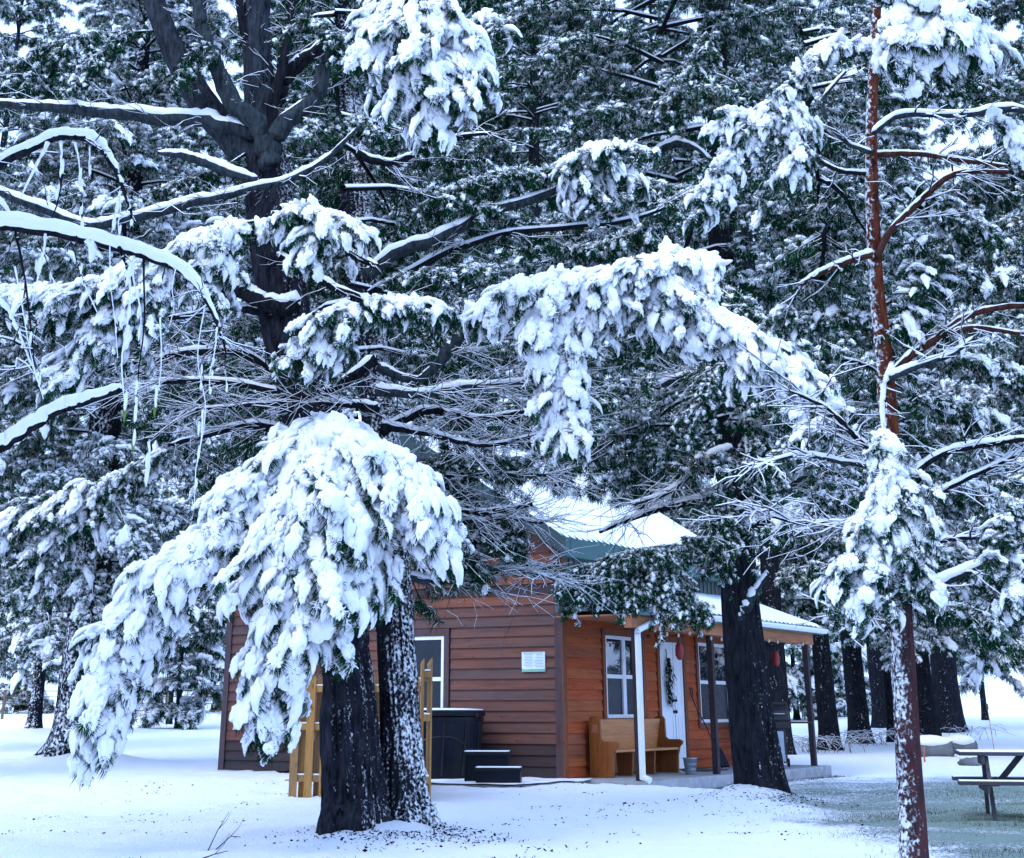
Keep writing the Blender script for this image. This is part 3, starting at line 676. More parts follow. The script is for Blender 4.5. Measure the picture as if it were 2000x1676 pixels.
# main roof
X0, X1 = -.38, CL + .35
for sgn in (0, 1):
    def yy(y): return y if sgn == 0 else CW - y
    rf = MB()
    a, b = (yy(-.32), roof_z(-.32)), (yy(RY), roof_z(RY))
    n = (0, -.05)
    poly = [(a[0], a[1] - .06), (b[0], b[1] - .06), (b[0], b[1]), (a[0], a[1])]
    ro = rf.prism(poly, X0, X1, 0).build('roof', M['teal'], cabin)
    if sgn == 0:
        # standing ribs and a thin quilt of snow on the metal
        for x in np.arange(X0 + .02, X1, .23):
            MB().prism([(a[0], a[1] + .002), (b[0], b[1] + .002), (b[0], b[1] + .025), (a[0], a[1] + .025)], x, x + .025, 0).build('rib', M['teal'], ro)
    gx = np.linspace(X0 + .01, X1 - .01, 260); gy = np.linspace(0, 1, 40); U, Vv = np.meshgrid(gx, gy)
    edge = -.31 + .07 * vnoise(np.stack([gx * 1.7, gx * 0 + sgn, gx * 0], -1), 3) + .03 * vnoise(np.stack([gx * 9, gx * 0, gx * 0], -1), 4)
    yv = edge[None, :] + (RY - edge[None, :]) * Vv; ribp = np.exp(-((((U - X0) % .23) - .0325) / .028) ** 2)
    th_ = (.030 + .016 * ribp + .03 * fbm(np.stack([U * .8, yv * .8, 0 * U], -1), 8, 2)) + .05 * sstep(.35, .9, Vv); th_ = np.maximum(th_, .012)
    rim = np.minimum(1, Vv / .02) * np.minimum(1, (U - X0) / .06) * np.minimum(1, (X1 - U) / .06)
    zt = 3.89 + SL * (yv + .19) + .004 + th_ * np.clip(rim, 0, 1) ** .5
    Vt = np.stack([U, yv if sgn == 0 else CW - yv, zt], -1).reshape(-1, 3); nx = len(gx); i = np.arange(39)[:, None] * nx; j = np.arange(nx - 1)[None, :]
    Q = np.stack([i + j, i + j + 1, i + nx + j + 1, i + nx + j], -1).reshape(-1, 4); Q = Q if sgn == 0 else Q[:, ::-1]
    link('roof_snow', array_mesh(Vt, Q, np.zeros(len(Q), int), [M['snow']], True), ro)
    ye = yy(-.325); y2 = yy(-.345); MB().box((X0 - .01, min(ye, y2), roof_z(-.32) - .30), (X1 + .01, max(ye, y2), roof_z(-.32) - .012)).build('fascia', M['teal'], cabin)
    ys0, ys1 = sorted((yy(-.32), yy(0)))
    MB().box((X0, ys0 + .003, roof_z(-.32) - .29), (X1, ys1 - .06 if sgn == 0 else ys1, roof_z(-.32) - .275)).build('soffit', M['teal'], cabin)
    MB().prism([(yy(-.345), roof_z(-.345) - .27), (b[0], b[1] - .25), (b[0], b[1] - .004), (yy(-.345), roof_z(-.345) - .004)], X0 - .025, X0 - .004, 0).build('rake_fascia', M['teal_dark'], cabin)
MB().prism([(RY - .18, roof_z(RY) - .085), (RY, roof_z(RY) + .03), (RY + .18, roof_z(RY) - .085), (RY, roof_z(RY) + .012)], X0 - .01, X1 + .01, 0).build('ridge_cap', M['teal'], cabin)
# porch roof
PX0, PX1, PF = -.28, CL + .55, -1.62
def pz(y): return 3.25 + (3.25 - 2.66) / PF * -y if False else 3.25 - (3.25 - 2.66) * (y / PF)
po = MB().prism([(-.04, pz(-.04) - .05), (PF, pz(PF) - .05), (PF, pz(PF)), (-.04, pz(-.04))], PX0, PX1, 0).build('porch_roof', M['teal'], cabin)
for x in np.arange(PX0 + .02, PX1, .23):
    MB().prism([(-.04, pz(-.04) + .002), (PF, pz(PF) + .002), (PF, pz(PF) + .022), (-.04, pz(-.04) + .022)], x, x + .025, 0).build('rib', M['teal'], po)
gx = np.linspace(PX0 + .01, PX1 - .01, 240); gy = np.linspace(0, 1, 16); U, Vv = np.meshgrid(gx, gy)
edge = PF - .015 + .07 * vnoise(np.stack([gx * 2, gx * 0, gx * 0], -1), 13)
yv = edge[None, :] * (1 - Vv) + -.05 * Vv; rim = np.clip(np.minimum(np.minimum(1, Vv / .05), np.minimum((U - PX0) / .06, (PX1 - U) / .06)), 0, 1)
zt = 3.25 - (3.25 - 2.66) * (yv / PF) + .005 + (.045 + .04 * fbm(np.stack([U * 1.2, yv * 1.2, 0 * U], -1), 18, 3)) * rim ** .5
nx = len(gx); i = np.arange(15)[:, None] * nx; j = np.arange(nx - 1)[None, :]; Q = np.stack([i + j, i + j + 1, i + nx + j + 1, i + nx + j], -1).reshape(-1, 4)
link('roof_snow', array_mesh(np.stack([U, yv, zt], -1).reshape(-1, 3), Q, np.zeros(len(Q), int), [M['snow']], True), po)
MB().prism([(-.05, 2.60), (PF, 2.60), (PF, pz(PF) - .06), (-.05, pz(-.05) - .06)], PX0 + .01, PX0 + .03, 0).build('porch_end_panel', M['ribbed'], cabin)
for k in range(8):
    y0 = -.12 - k * .2
    MB().prism([(y0, 2.61), (y0 - .03, 2.61), (y0 - .03, pz(y0 - .03) - .07), (y0, pz(y0) - .07)], PX0 - .006, PX0 + .009, 0).build('rib', M['ribbed'], po)
MB().box((PX0, PF - .02, pz(PF) - .14), (PX1, PF - .002, pz(PF) - .005)).build('porch_fascia', M['teal'], cabin)
gt = MB().prism([(PF - .022, pz(PF) - .03), (PF - .125, pz(PF) - .025), (PF - .14, pz(PF) - .06), (PF - .10, pz(PF) - .115), (PF - .022, pz(PF) - .115)], PX0 + .5, PX1 - .02, 0).build('gutter', M['white_metal'], cabin)
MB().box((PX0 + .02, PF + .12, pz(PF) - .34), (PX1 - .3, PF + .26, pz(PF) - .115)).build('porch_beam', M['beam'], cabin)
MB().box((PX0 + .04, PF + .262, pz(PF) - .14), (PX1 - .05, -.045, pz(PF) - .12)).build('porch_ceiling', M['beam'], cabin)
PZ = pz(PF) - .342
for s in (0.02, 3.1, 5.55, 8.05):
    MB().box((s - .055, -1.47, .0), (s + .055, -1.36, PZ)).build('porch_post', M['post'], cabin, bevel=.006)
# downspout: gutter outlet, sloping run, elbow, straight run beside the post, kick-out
dp = smooth_path([(.62, PF - .07, pz(PF) - .10), (.60, PF - .06, pz(PF) - .16), (.50, PF + .0, pz(PF) - .20), (-.02, -1.52, 2.30), (-.10, -1.52, 2.22), (-.10, -1.52, 2.12), (-.10, -1.52, 1.2), (-.10, -1.52, .12), (-.10, -1.53, .06), (-.12, -1.66, .01)], 46)
MB().tube(dp, .052, 10).build('downspout', M['white_metal'], cabin)
slab = MB().box((-.16, -1.62, -.32), (CL + .42, -.002, -.004)).build('porch_slab', M['concrete'], cabin, bevel=.02)
MB().box((-2.5, -.5, -.2), (-.165, 3.9, -.008)).build('tub_pad', M['concrete'], cabin, bevel=.01)
# snow that blew onto the pad
gx = np.linspace(-2.55, -.06, 60); gy = np.linspace(-.6, 4, 80); U, Vv = np.meshgrid(gx, gy)
hh = .012 + .05 * fbm(np.stack([U * 1.6, Vv * 1.6, 0 * U], -1), 61, 3) + .012 * (U < -.7)
i = np.arange(79)[:, None] * 60; j = np.arange(59)[None, :]; Q = np.stack([i + j, i + j + 1, i + 60 + j + 1, i + 60 + j], -1).reshape(-1, 4)
link('pad_snow', array_mesh(np.stack([U, Vv, hh - .01], -1).reshape(-1, 3), Q, np.zeros(len(Q), int), [M['snow']], True), cabin)

def cab(p):
    c, s = math.cos(CA), math.sin(CA); return Vector((CC[0] + p[0] * c - p[1] * s, CC[1] + p[0] * s + p[1] * c, p[2]))

# ------------------------------------------------------------------ things at the cabin
# plaque
sg = empty('plaque', cab((-.036, .52, 1.66)), CA); tag(sg, 'white notice plaque with lines of text screwed to the gable wall', 'plaque')
MB().box((-.022, -.23, 0), (0, .23, .32)).build('board', M['paper'], sg, bevel=.003)
MB().box((-.025, -.228, .002), (-.0225, .228, .045)).build('footer_band', M['sign_green'], sg)
for k in range(9):
    for a, b in ((-.205, -.015), (.015, .205)):
        e = b - rng.uniform(0, .06); MB().box((-.0245, a, .075 + k * .025), (-.0225, e, .082 + k * .025)).build('text_line', M['ink'], sg)
MB().box((-.0255, -.20, .296), (-.0225, .20, .308)).build('text_line', M['ink'], sg)
# hot tub
tb = empty('hot_tub', cab((-1.12, 2.02, .015)), CA); tag(tb, 'round dark hot tub with snow dusted lid against the gable wall', 'hot tub')
prof = [(.86, 0), (.87, .06), (.93, .5), (.965, .86), (.985, .88), (.985, .93), (.95, .94)]
sh = MB().lathe(prof, seg=56).build('shell', M['tub'], tb, False)
for k in range(14):
    a = 2 * math.pi * k / 14
    MB().tube([(.874 * math.cos(a), .874 * math.sin(a), .05), (.937 * math.cos(a), .937 * math.sin(a), .5), (.97 * math.cos(a), .97 * math.sin(a), .86)], .012, 6).build('panel_seam', M['black'], sh)
ar = [(-2.25 + .5 * math.cos(t), .42 + .22 * math.sin(t)) for t in np.linspace(0, math.pi, 14)]
MB().tube([((.925 + (z - .42) * .1) * math.cos(a), (.925 + (z - .42) * .1) * math.sin(a), z) for a, z in ar], .012, 6).build('equipment_door_edge', M['black'], sh)
cv = MB().lathe([(.99, .945), (1.01, .955), (1.01, 1.02), (.98, 1.035), (0.02, 1.05)], seg=56).build('lid', M['tub_cover'], tb)
MB().lathe([(.985, 1.037), (.97, 1.052), (.6, 1.068), (.02, 1.072)], seg=40).build('lid_snow', M['snow'], cv, True)
MB().box((-.03, -1.0, 1.0), (.03, -1.025, .93)).build('strap', M['black'], cv)
# steps to the tub
p0 = at(972, 1520, 25.7); st = empty('spa_steps', (p0[0], p0[1], .012), math.radians(-6)); tag(st, 'two low dark steps with snowy treads in front of the hot tub', 'steps')
for k, (x0, x1, y0, y1, z) in enumerate(((-.34, .40, -.28, .06, .21), (-.56, .18, .065, .40, .43))):
    t = MB().box((x0, y0, z - .05), (x1, y1, z)).build('tread', M['tub_cover'], st, bevel=.012)
    MB().box((x0 + .02, y0 + .01, z + .001), (x1 - .02, y1 - .01, z + .016)).build('tread_snow', M['snow'], t, bevel=.006)
    MB().box((x0 + .03, y0 + .05, 0), (x1 - .03, y0 + .07, z - .052)).build('riser', M['tub'], st)
    for xx in (x0 + .02, x1 - .05): MB().box((xx, y0 + .03, 0), (xx + .029, y1 - .03, z - .053)).build('side_panel', M['tub'], st)
# church pew
pw = empty('church_pew', cab((.72, -.12, 0)), CA); tag(pw, 'oak church pew with stepped ends on the porch beside the door', 'bench')
def pew_end(x):
    prof = [(0, 0), (0, .92), (-.08, .96), (-.17, .95), (-.21, .90), (-.22, .60), (-.27, .56), (-.50, .56), (-.56, .53), (-.55, .48), (-.50, .44), (-.46, .30), (-.45, 0)]
    return MB().prism(prof, x, x + .055, 0).build('end_panel', M['pew_end'], pw, bevel=.008)
pe = pew_end(0); pew_end(2.58)
MB().box((-.006, -.17, .70), (-.001, -.06, .82)).build('number_plate', M['beam'], pe)
MB().prism([(-.03, .38), (-.13, .90), (-.10, .91), (0.0, .39)], .057, 2.578, 0).build('back', M['pew'], pw, bevel=.006)
MB().box((.057, -.48, .385), (2.578, -.05, .425)).build('seat', M['pew'], pw, bevel=.008)
for x in (.85, 1.72): MB().prism([(-.10, 0), (-.08, .38), (-.40, .38), (-.38, 0)], x, x + .04, 0).build('support', M['pew_end'], pw)
MB().box((.057, -.02, .04), (2.578, -.0, .38)).build('back_rail', M['pew_end'], pw)
# bucket
bk = empty('bucket', cab((2.72, -1.08, 0))); tag(bk, 'galvanised pail with wire handle on the porch by the pew', 'bucket')
MB().lathe([(.085, 0), (.09, .006), (.125, .25), (.135, .255), (.135, .27), (.122, .27), (.09, .05), (.02, .045)], seg=26).build('pail', M['steel'], bk, True)
MB().tube([(.133 * math.cos(t), -.02 + .0 * t, .262 - .10 * math.sin(t) * 0 + .02 * math.sin(t)) if False else (.133 * math.cos(t), -.125 * math.sin(t), .262 + .01 * math.sin(t)) for t in np.linspace(0, math.pi, 16)], .004, 6).build('handle', M['black'], bk)
for k in (1, 2): MB().lathe([(.095 + .035 * k * .3, 0), (.10 + .035 * k * .3, .006), (.095 + .036 * k * .3, .012)], (0, 0, .08 * k), 26).build('hoop', M['steel'], bk, True)
# snow shovel leaning on the wall
sv = empty('snow_shovel', cab((5.25, -.30, 0)), CA); tag(sv, 'black handled snow shovel leaning between the door and the window', 'shovel')
MB().tube([(.10, -.12, .36), (.02, .0, .75), (-.10, .12, 1.05), (-.12, .215, 1.28)], .014, 8).build('shaft', M['black'], sv)
MB().tube([(-.12, .215, 1.28), (-.17, .22, 1.34), (-.17, .225, 1.44), (-.12, .23, 1.46), (-.07, .225, 1.44), (-.07, .22, 1.34), (-.12, .215, 1.28)], .013, 8).build('grip', M['black'], sv)
V = []; 
for i_ in range(7):
    for j_ in range(7):
        u, w_ = i_ / 6 - .5, j_ / 6; V.append((.12 + u * .36 * (1 - .45 * max(0, w_ - .7) / .3), -.12 - .16 * (1 - w_) + .09 * (u * 2) ** 2 * -1 + .04, .03 + w_ * .36))
bl = MB(); bl.add(V, [(i_ * 7 + j_, (i_ + 1) * 7 + j_, (i_ + 1) * 7 + j_ + 1, i_ * 7 + j_ + 1) for i_ in range(6) for j_ in range(6)])
ob = bl.build('blade', M['tub_cover'], sv, True); md = ob.modifiers.new('thick', 'SOLIDIFY'); md.thickness = .01
# door mat
tag(MB().box((-.45, -.28, 0), (.45, .28, .018)).build('door_mat', M['mat'], None, False, cab((4.55, -.55, .0)), CA, bevel=.006), 'dark rectangular door mat on the porch at the door', 'door mat')
# evergreen swag on the door
def swag():
    t = empty('door_swag', cab((4.10, -.045, 1.12)), CA); tag(t, 'drooping evergreen swag hanging on the white door', 'wreath')
    R = np.random.default_rng(5); V = []; Fc = []; Mi = []
    for k in range(420):
        z = R.random() ** .8; wd = .17 * math.sin(min(1, (1 - z) * 1.5 + .12) * math.pi * .72)
        p0 = np.array([R.normal() * wd * .55, -.02 - R.random() * .05, z * .82]); d = np.array([p0[0] * 2.2 + R.normal() * .25, -R.random() * .35, -1.]); d /= np.linalg.norm(d)
        if R.random() < .5: d[2] *= .4
        ln = R.uniform(.06, .15); s = np.array([R.normal(), R.normal() * .5, .2]); s /= np.linalg.norm(s)
        strip(V, Fc, Mi, p0, p0 + d * ln * .5, p0 + d * ln, .006, .008, .002, s, 0)
    o = link('greens', array_mesh(np.array(V), np.array(Fc), Mi, [M['wreath']]), t); o['kind'] = 'stuff'
    MB().tube([(0, -.01, .80), (.0, -.015, .95), (0, -.0, 1.02)], .008, 6).build('hanger', M['black'], t)
    MB().lathe([(.0, 0), (.04, .02), (.045, .05), (.02, .08)], seg=10).build('bow', M['black'], t, True, (0, -.05, .78))
swag()
# lanterns under the porch beam
def lantern(px, py, s, label):
    p = cab((s, PF + .19, 0)); q = at(px, py, p.y); ztop = PZ
    t = empty('hanging_lantern', (p.x, p.y, q[2])); tag(t, label, 'lantern', 'red lanterns hanging from the porch beam')
    b = MB().lathe([(.05, -.03), (.055, 0), (.07, .02), (.075, .12), (.06, .20), (.03, .235), (.012, .25)], seg=16).build('shade', M['red'], t, True)
    MB().lathe([(.03, -.05), (.035, -.03)], seg=10).build('perch_ring', M['black'], t)
    MB().lathe([(.012, .25), (.02, .262), (.008, .275)], seg=10).build('cap', M['black'], t)
    MB().tube([(0, 0, .27), (0, 0, max(.3, ztop - q[2]))], .006, 5).build('chain', M['black'], t)
lantern(1305, 1283, 1.72, 'red bell shaped lantern hanging in front of the white door')
lantern(1512, 1297, 6.3, 'red bell shaped lantern hanging right of the dark porch trunk')
# string of bulbs along the beam
sb = empty('string_lights', cab((0, 0, 0)), CA); tag(sb, 'sagging wire of small bulbs strung along the porch beam', 'string lights')
pts = []
for k in range(33):
    s = .3 + k * .235; pts.append((s, PF + .08, PZ + .06 - .09 * abs(math.sin(k * math.pi / 8))))
MB().tube(pts, .006, 5).build('wire', M['black'], sb)
for k in range(1, 33, 2): MB().lathe([(.012, 0), (.022, -.03), (.02, -.055), (.006, -.07)], seg=8).build('bulb', M['bulb'], sb, True, pts[k])
# gas grill
gr = empty('gas_grill', cab((7.0, -.95, 0)), CA + math.radians(-62)); tag(gr, 'covered gas grill with side shelf at the far end of the porch', 'grill')
MB().box((-.22, -.2, .10), (.22, .2, .66)).build('cabinet', M['grill_grey'], gr, bevel=.01)
MB().box((-.005, -.206, .12), (.005, -.201, .64)).build('door_gap', M['black'], gr)
for sx in (-.1, .1): MB().tube([(sx, -.22, .4), (sx, -.22, .56)], .008, 6).build('door_handle', M['black'], gr)
MB().box((-.34, -.25, .70), (.34, .25, .84)).build('firebox', M['black'], gr, bevel=.02)
hd = MB().prism([(-.26, .845), (.26, .845), (.26, 1.0), (.18, 1.14), (.02, 1.20), (-.14, 1.15), (-.24, 1.02)], -.35, .35, 0).build('lid', M['black'], gr, bevel=.03)
MB().tube([(-.25, -.27, .98), (-.25, -.31, .98), (.25, -.31, .98), (.25, -.27, .98)], .012, 6).build('handle', M['steel'], hd)
MB().box((.345, -.22, .80), (.80, .22, .835)).build('side_shelf', M['black'], gr, bevel=.008)
MB().box((-.80, -.22, .80), (-.345, .22, .835)).build('side_shelf', M['black'], gr, bevel=.008)
for sx in (-.25, .25):
    for sy in (-.19, .19): MB().box((sx - .018, sy - .018, .06), (sx + .018, sy + .018, .70)).build('leg', M['black'], gr)
for sx in (-.28, .28):
    w = MB().lathe([(.03, -.02), (.075, -.022), (.082, 0), (.075, .022), (.03, .02)], seg=20).build('wheel', M['rubber'], gr, True, (sx, -.19, .083)); w.rotation_euler = (0, math.pi / 2, 0)
    MB().lathe([(.012, -.026), (.03, -.024), (.03, .024), (.012, .026)], seg=14).build('hub', M['steel'], w)
# fence: shadow-box panels of yellow pine
def fence_panel(name, a, b, h, label, z0, n):
    a = np.array(a); b = np.array(b); d = b - a; ln = float(np.hypot(*d)); ang = math.atan2(d[1], d[0])
    fo = empty(name, (a[0], a[1], z0), ang); tag(fo, label, 'fence', 'yellow pine shadow box fence panels')
    for k, z in enumerate((.22, h * .55, h * .86)):
        r = MB().box((0, -.045, z), (ln, .045, z + .085)).build('rail', M['fence'], fo, bevel=.004)
        MB().box((0.005, -.04, z + .086), (ln - .005, .04, z + .105)).build('rail_snow', M['snow'], r, bevel=.008)
    wd = .115; gap = (ln - wd) / max(1, n - 1)
    for side in (0, 1):
        for k in range(n if side == 0 else n - 1):
            x = k * gap + (gap / 2 if side else 0); y0 = -.066 if side == 0 else .046; hh = h + rng.uniform(-.02, .02)
            MB().prism([(x, 0), (x + wd, 0), (x + wd, hh - .05), (x + wd * .72, hh), (x + wd * .28, hh), (x, hh - .05)], y0, y0 + .02, 1).build('picket', M['fence'], fo, bevel=.003)
    return fo
fence_panel('picket_fence', (-2.86, 23.2), (-1.02, 22.95), 1.62, 'yellow pine picket fence behind the left side of the forked trunk', -.10, 9)
fence_panel('picket_fence', (-.90, 22.55), (-1.08, 25.6), 1.84, 'yellow pine fence panel seen end on right of the forked trunk', -.10, 10)

# ------------------------------------------------------------------ things on the lawn
tp = empty('picnic_table', (6.62, 19.75, float(tz(6.6, 19.75)) - .01), math.radians(-13)); tag(tp, 'weathered wooden picnic table dusted with snow at the right edge', 'picnic table')
for k in range(5):
    y = -.36 + k * .148
    t = MB().box((-.92, y, .705), (.95, y + .138, .745)).build('top_board', M['table_wood'], tp, bevel=.006)
    MB().box((-.91, y + .004, .746), (.94, y + .134, .758)).build('board_snow', M['snow'], t, bevel=.004)
for sy in (-.76, .50):
    for q in (0, .135):
        t = MB().box((-.98, sy + q, .40), (.98, sy + q + .128, .44)).build('seat_board', M['table_wood'], tp, bevel=.006)
        MB().box((-.97, sy + q + .004, .441), (.97, sy + q + .124, .452)).build('seat_snow', M['snow'], t, bevel=.004)
for x in (-.62, .62):
    MB().box((x - .045, -.76, .31), (x - .008, .76, .395)).build('cross_beam', M['table_wood'], tp)
    MB().box((x - .045, -.36, .61), (x - .008, .36, .70)).build('top_cleat', M['table_wood'], tp)
    for s in (-1, 1):
        MB().prism([(s * .62, 0), (s * .53, 0), (s * .20, .70), (s * .29, .70)], x - .005, x + .04, 0).build('leg', M['table_wood'], tp)
    e = -1 if x > 0 else 1
    MB().prism([(x + e * .06, .36), (x + e * .06 + e * .09, .36), (x + e * .48, .70), (x + e * .39, .70)], -.03, .03, 1).build('brace', M['table_wood'], tp)
def mossy_log(px, py, Y, ln, r, ang, label, end=True):
    p = at(px, py, Y); t = empty('log', (p[0], p[1], float(tz(p[0], p[1]))), ang); tag(t, label, 'log')
    x = np.linspace(-ln / 2, ln / 2, 9); MB().tube([(a, .02 * math.sin(a * 5), r * .8) for a in x], r * (1 + .05 * np.sin(x * 9)), 14).build('wood', [M['stone']], t, True)
    MB().lathe([(r * .9, 0), (r * .6, .012), (.01, .015)], seg=14).build('cut_face', M['log_end'], t, False, (ln / 2 + .002, 0, r * .8)).rotation_euler = (0, math.pi / 2, 0)
    V = []; Fc = []; Mi = []; blob(V, Fc, Mi, (0, 0, r * 1.5), (ln * .53, r * 1.12, r * .75), np.random.default_rng(int(px)), 4, .12)
    link('log_snow', array_mesh(np.array(V), np.array(Fc), np.zeros(len(Fc), int), [M['snow']], True), t)
mossy_log(1815, 1476, 39.5, 1.15, .21, math.radians(-8), 'snow capped grey log lying behind the red pine trunk')
mossy_log(1876, 1462, 41.5, .78, .2, math.radians(10), 'short log buried in snow beyond the picnic table')
p = at(1897, 1489, 33.); V = []; Fc = []; Mi = []; blob(V, Fc, Mi, (0, 0, .06), (.27, .2, .16), np.random.default_rng(9), 3, .4)
rk = empty('rock', (p[0], p[1], float(tz(p[0], p[1])))); tag(rk, 'small dark rock with a snow cap near the picnic table', 'rock')
link('stone', array_mesh(np.array(V), np.array(Fc), np.zeros(len(Fc), int), [M['stone']], True), rk)
V = []; Fc = []; Mi = []; blob(V, Fc, Mi, (-.03, .0, .17), (.24, .18, .10), np.random.default_rng(10), 3, .3); link('snow_cap', array_mesh(np.array(V), np.array(Fc), np.zeros(len(Fc), int), [M['snow']], True), rk)
p = at(1941, 1455, 42.); sk = empty('marker_stake', (p[0], p[1], float(tz(p[0], p[1])))); tag(sk, 'thin orange driveway marker stake standing in the snow', 'stake')
MB().tube([(0, 0, -.1), (-.05, 0, 1.15)], .008, 6).build('rod', M['orange'], sk); MB().tube([(-.045, 0, 1.06), (-.052, 0, 1.2)], .03, 8).build('reflector', M['straw'], sk)
p = at(1805, 1480, 36.); sk = empty('marker_stake', (p[0], p[1], float(tz(p[0], p[1])))); tag(sk, 'short orange stake beside the snow capped log', 'stake')
MB().tube([(0, 0, -.1), (.01, 0, .26)], .02, 6).build('rod', M['orange'], sk); MB().tube([(.01, 0, .255), (.01, 0, .3)], .024, 8).build('cap', M['orange'], sk)

# far field fence at the left
ff = empty('field_fence', (-16, 74, 0)); tag(ff, 'faint wire and post fence across the far snowy field', 'fence')
for k in range(22):
    x = -14 + k * 1.5; z = float(tz(x - 16, 74)); MB().box((x - .05, -.05, z - .1), (x + .05, .05, z + 1.25)).build('post', M['straw'], ff)
for h in (.35, .65, .95, 1.2):
    MB().tube([(x, 0, float(tz(x - 16, 74)) + h) for x in np.linspace(-14, 17.5, 12)], .02, 4).build('wire', M['straw'], ff)

# ------------------------------------------------------------------ trees
def wp(px, py, Y, w=0.):
    p = at(px, py, Y); d = project(p)[2]; return p, w / 2 * d / F
def wpath(rows, Y):
    """rows (px, py, width_px[, depth])"""
    out = [wp(r[0], r[1], r[3] if len(r) > 3 else Y, r[2]) for r in rows]
    return [o[0] for o in out], [o[1] for o in out]
def plimb(tree, rows, Y, wood, snow=1., seed=0, twig=None, n=20, **k):
    P, r = wpath(rows, Y)
    if k.get('name') == 'leader': return link('leader', trunk_mesh(P, np.array(r) * .80, 130, 60, wood, .16, seed + 50, 0, (14, 2.)), tree)
    return limb(tree, P, r, wood, snow, seed=seed, twig=twig, n=n, **k)

def pine(label, x, y, h, zb, R0, tr, seed, mixw, tscale=1.2, whorl=.62, per=5, az=None, bark='bark_far', lean=(0, 0), trunk=True, tree=None, droop=1., dens=1., keep=None, group=None, rings=90, sides=40, name='pine_tree', zmax=None, margin=420):
    R = np.random.default_rng(seed); z0 = float(tz(x, y)) - .12; tr = tr * (.74 if y > 38 else 1)
    if tree is None:
        tree = empty(name); tag(tree, label, 'tree', group)
    def tp_(z): t = (z - z0) / h; return np.array([x + lean[0] * t, y + lean[1] * t, z])
    if trunk:
        zs = np.linspace(z0, z0 + h, 8); pts = [tp_(z) + np.array([R.normal(), R.normal(), 0]) * .05 * (i > 0) for i, z in enumerate(zs)]
        rd = [tr * (1 - .93 * (i / 7) ** 1.1) for i in range(8)]
        link('trunk', trunk_mesh(pts, rd, rings, sides, M[bark], .12, seed, .45), tree)
    T = Tufts(); St = Sticks(); z = z0 + zb; ztop = z0 + h * .97 if zmax is None else zmax
    while z < ztop:
        f = (z - z0 - zb) / max(.1, h - zb); prof = (.62 + .55 * f if f < .3 else .785 * ((1 - f) / .7) ** .8) + .05
        m = R.integers(per - 1, per + 2); a0 = R.random() * 6.28
        for q in range(m):
            a = a0 + q * 6.283 / m + R.normal() * .25
            if az is not None and not (az[0] <= (math.degrees(a) % 360) <= az[1]): continue
            Ln = R0 * prof * R.uniform(.6, 1.15); e0 = R.uniform(.0, .35) + .25 * f; dr_ = (R.uniform(.30, .60) * (1 - .5 * f)) * droop
            dh = np.array([math.cos(a), math.sin(a), 0]); b0 = tp_(z + R.normal() * .1)
            s = np.linspace(0, 1, 6)[:, None]; wv = R.normal(size=(6, 3)) * Ln * .018
            P = b0 + dh * Ln * s + np.array([0, 0, Ln]) * (e0 * s - dr_ * s ** 2) + wv * s
            rr = np.linspace(.016 + .012 * Ln, .006, 6); St.add(P[:-1], P[1:], rr[:-1], rr[1:])
            nb = max(3, int(Ln * 5.2 * dens)); u = np.concatenate([np.linspace(.22, .98, nb) + R.normal(size=nb) * .02] * 2); u = np.clip(u, .1, 1); sd = np.concatenate([np.ones(nb), -np.ones(nb)])
            idx = u * 5; i0 = np.clip(idx.astype(int), 0, 4); ff_ = (idx - i0)[:, None]; B = P[i0] * (1 - ff_) + P[i0 + 1] * ff_
            tang = P[i0 + 1] - P[i0]; tang /= np.linalg.norm(tang, axis=1)[:, None]
            ang = sd * R.uniform(.5, 1.1, 2 * nb); ca, sa = np.cos(ang), np.sin(ang)
            D = np.stack([tang[:, 0] * ca - tang[:, 1] * sa, tang[:, 0] * sa + tang[:, 1] * ca, tang[:, 2] * .6 + R.normal(size=2 * nb) * .14], 1)
            l = (Ln * .34 * (1.15 - u) + .22) * R.uniform(.6, 1.2, 2 * nb); Z3 = np.array([0, 0, 1.])
            E_ = B + D * l[:, None] - Z3 * (.22 * l)[:, None]; St.add(B, E_, .006, .003)
            nt_ = np.maximum(1, (l / (.135 * tscale)).astype(int) + 1); rep = np.repeat(np.arange(2 * nb), nt_)
            kk = np.concatenate([np.arange(c) for c in nt_]); v = 1 - kk / np.maximum(1, nt_[rep]) * .8
            pos = B[rep] + D[rep] * (l[rep] * v)[:, None] - Z3 * (.22 * l[rep] * v ** 2)[:, None] + R.normal(size=(len(rep), 3)) * .035
            dd = D[rep] + R.normal(size=(len(rep), 3)) * .35 - Z3 * .25
            up = np.tile(Z3, (len(rep), 1)) + R.normal(size=(len(rep), 3)) * .12
            T.add(pos, dd, up, tscale * R.uniform(.8, 1.2, len(rep)), pick(R, len(rep), mixw), R)
        z += whorl * R.uniform(.75, 1.25) * (1 - .3 * f)
    T.build('crown', tree, margin, keep); St.build('branchwork', tree, M['wood_branch'], .6, max(200, margin - 220))
    return tree

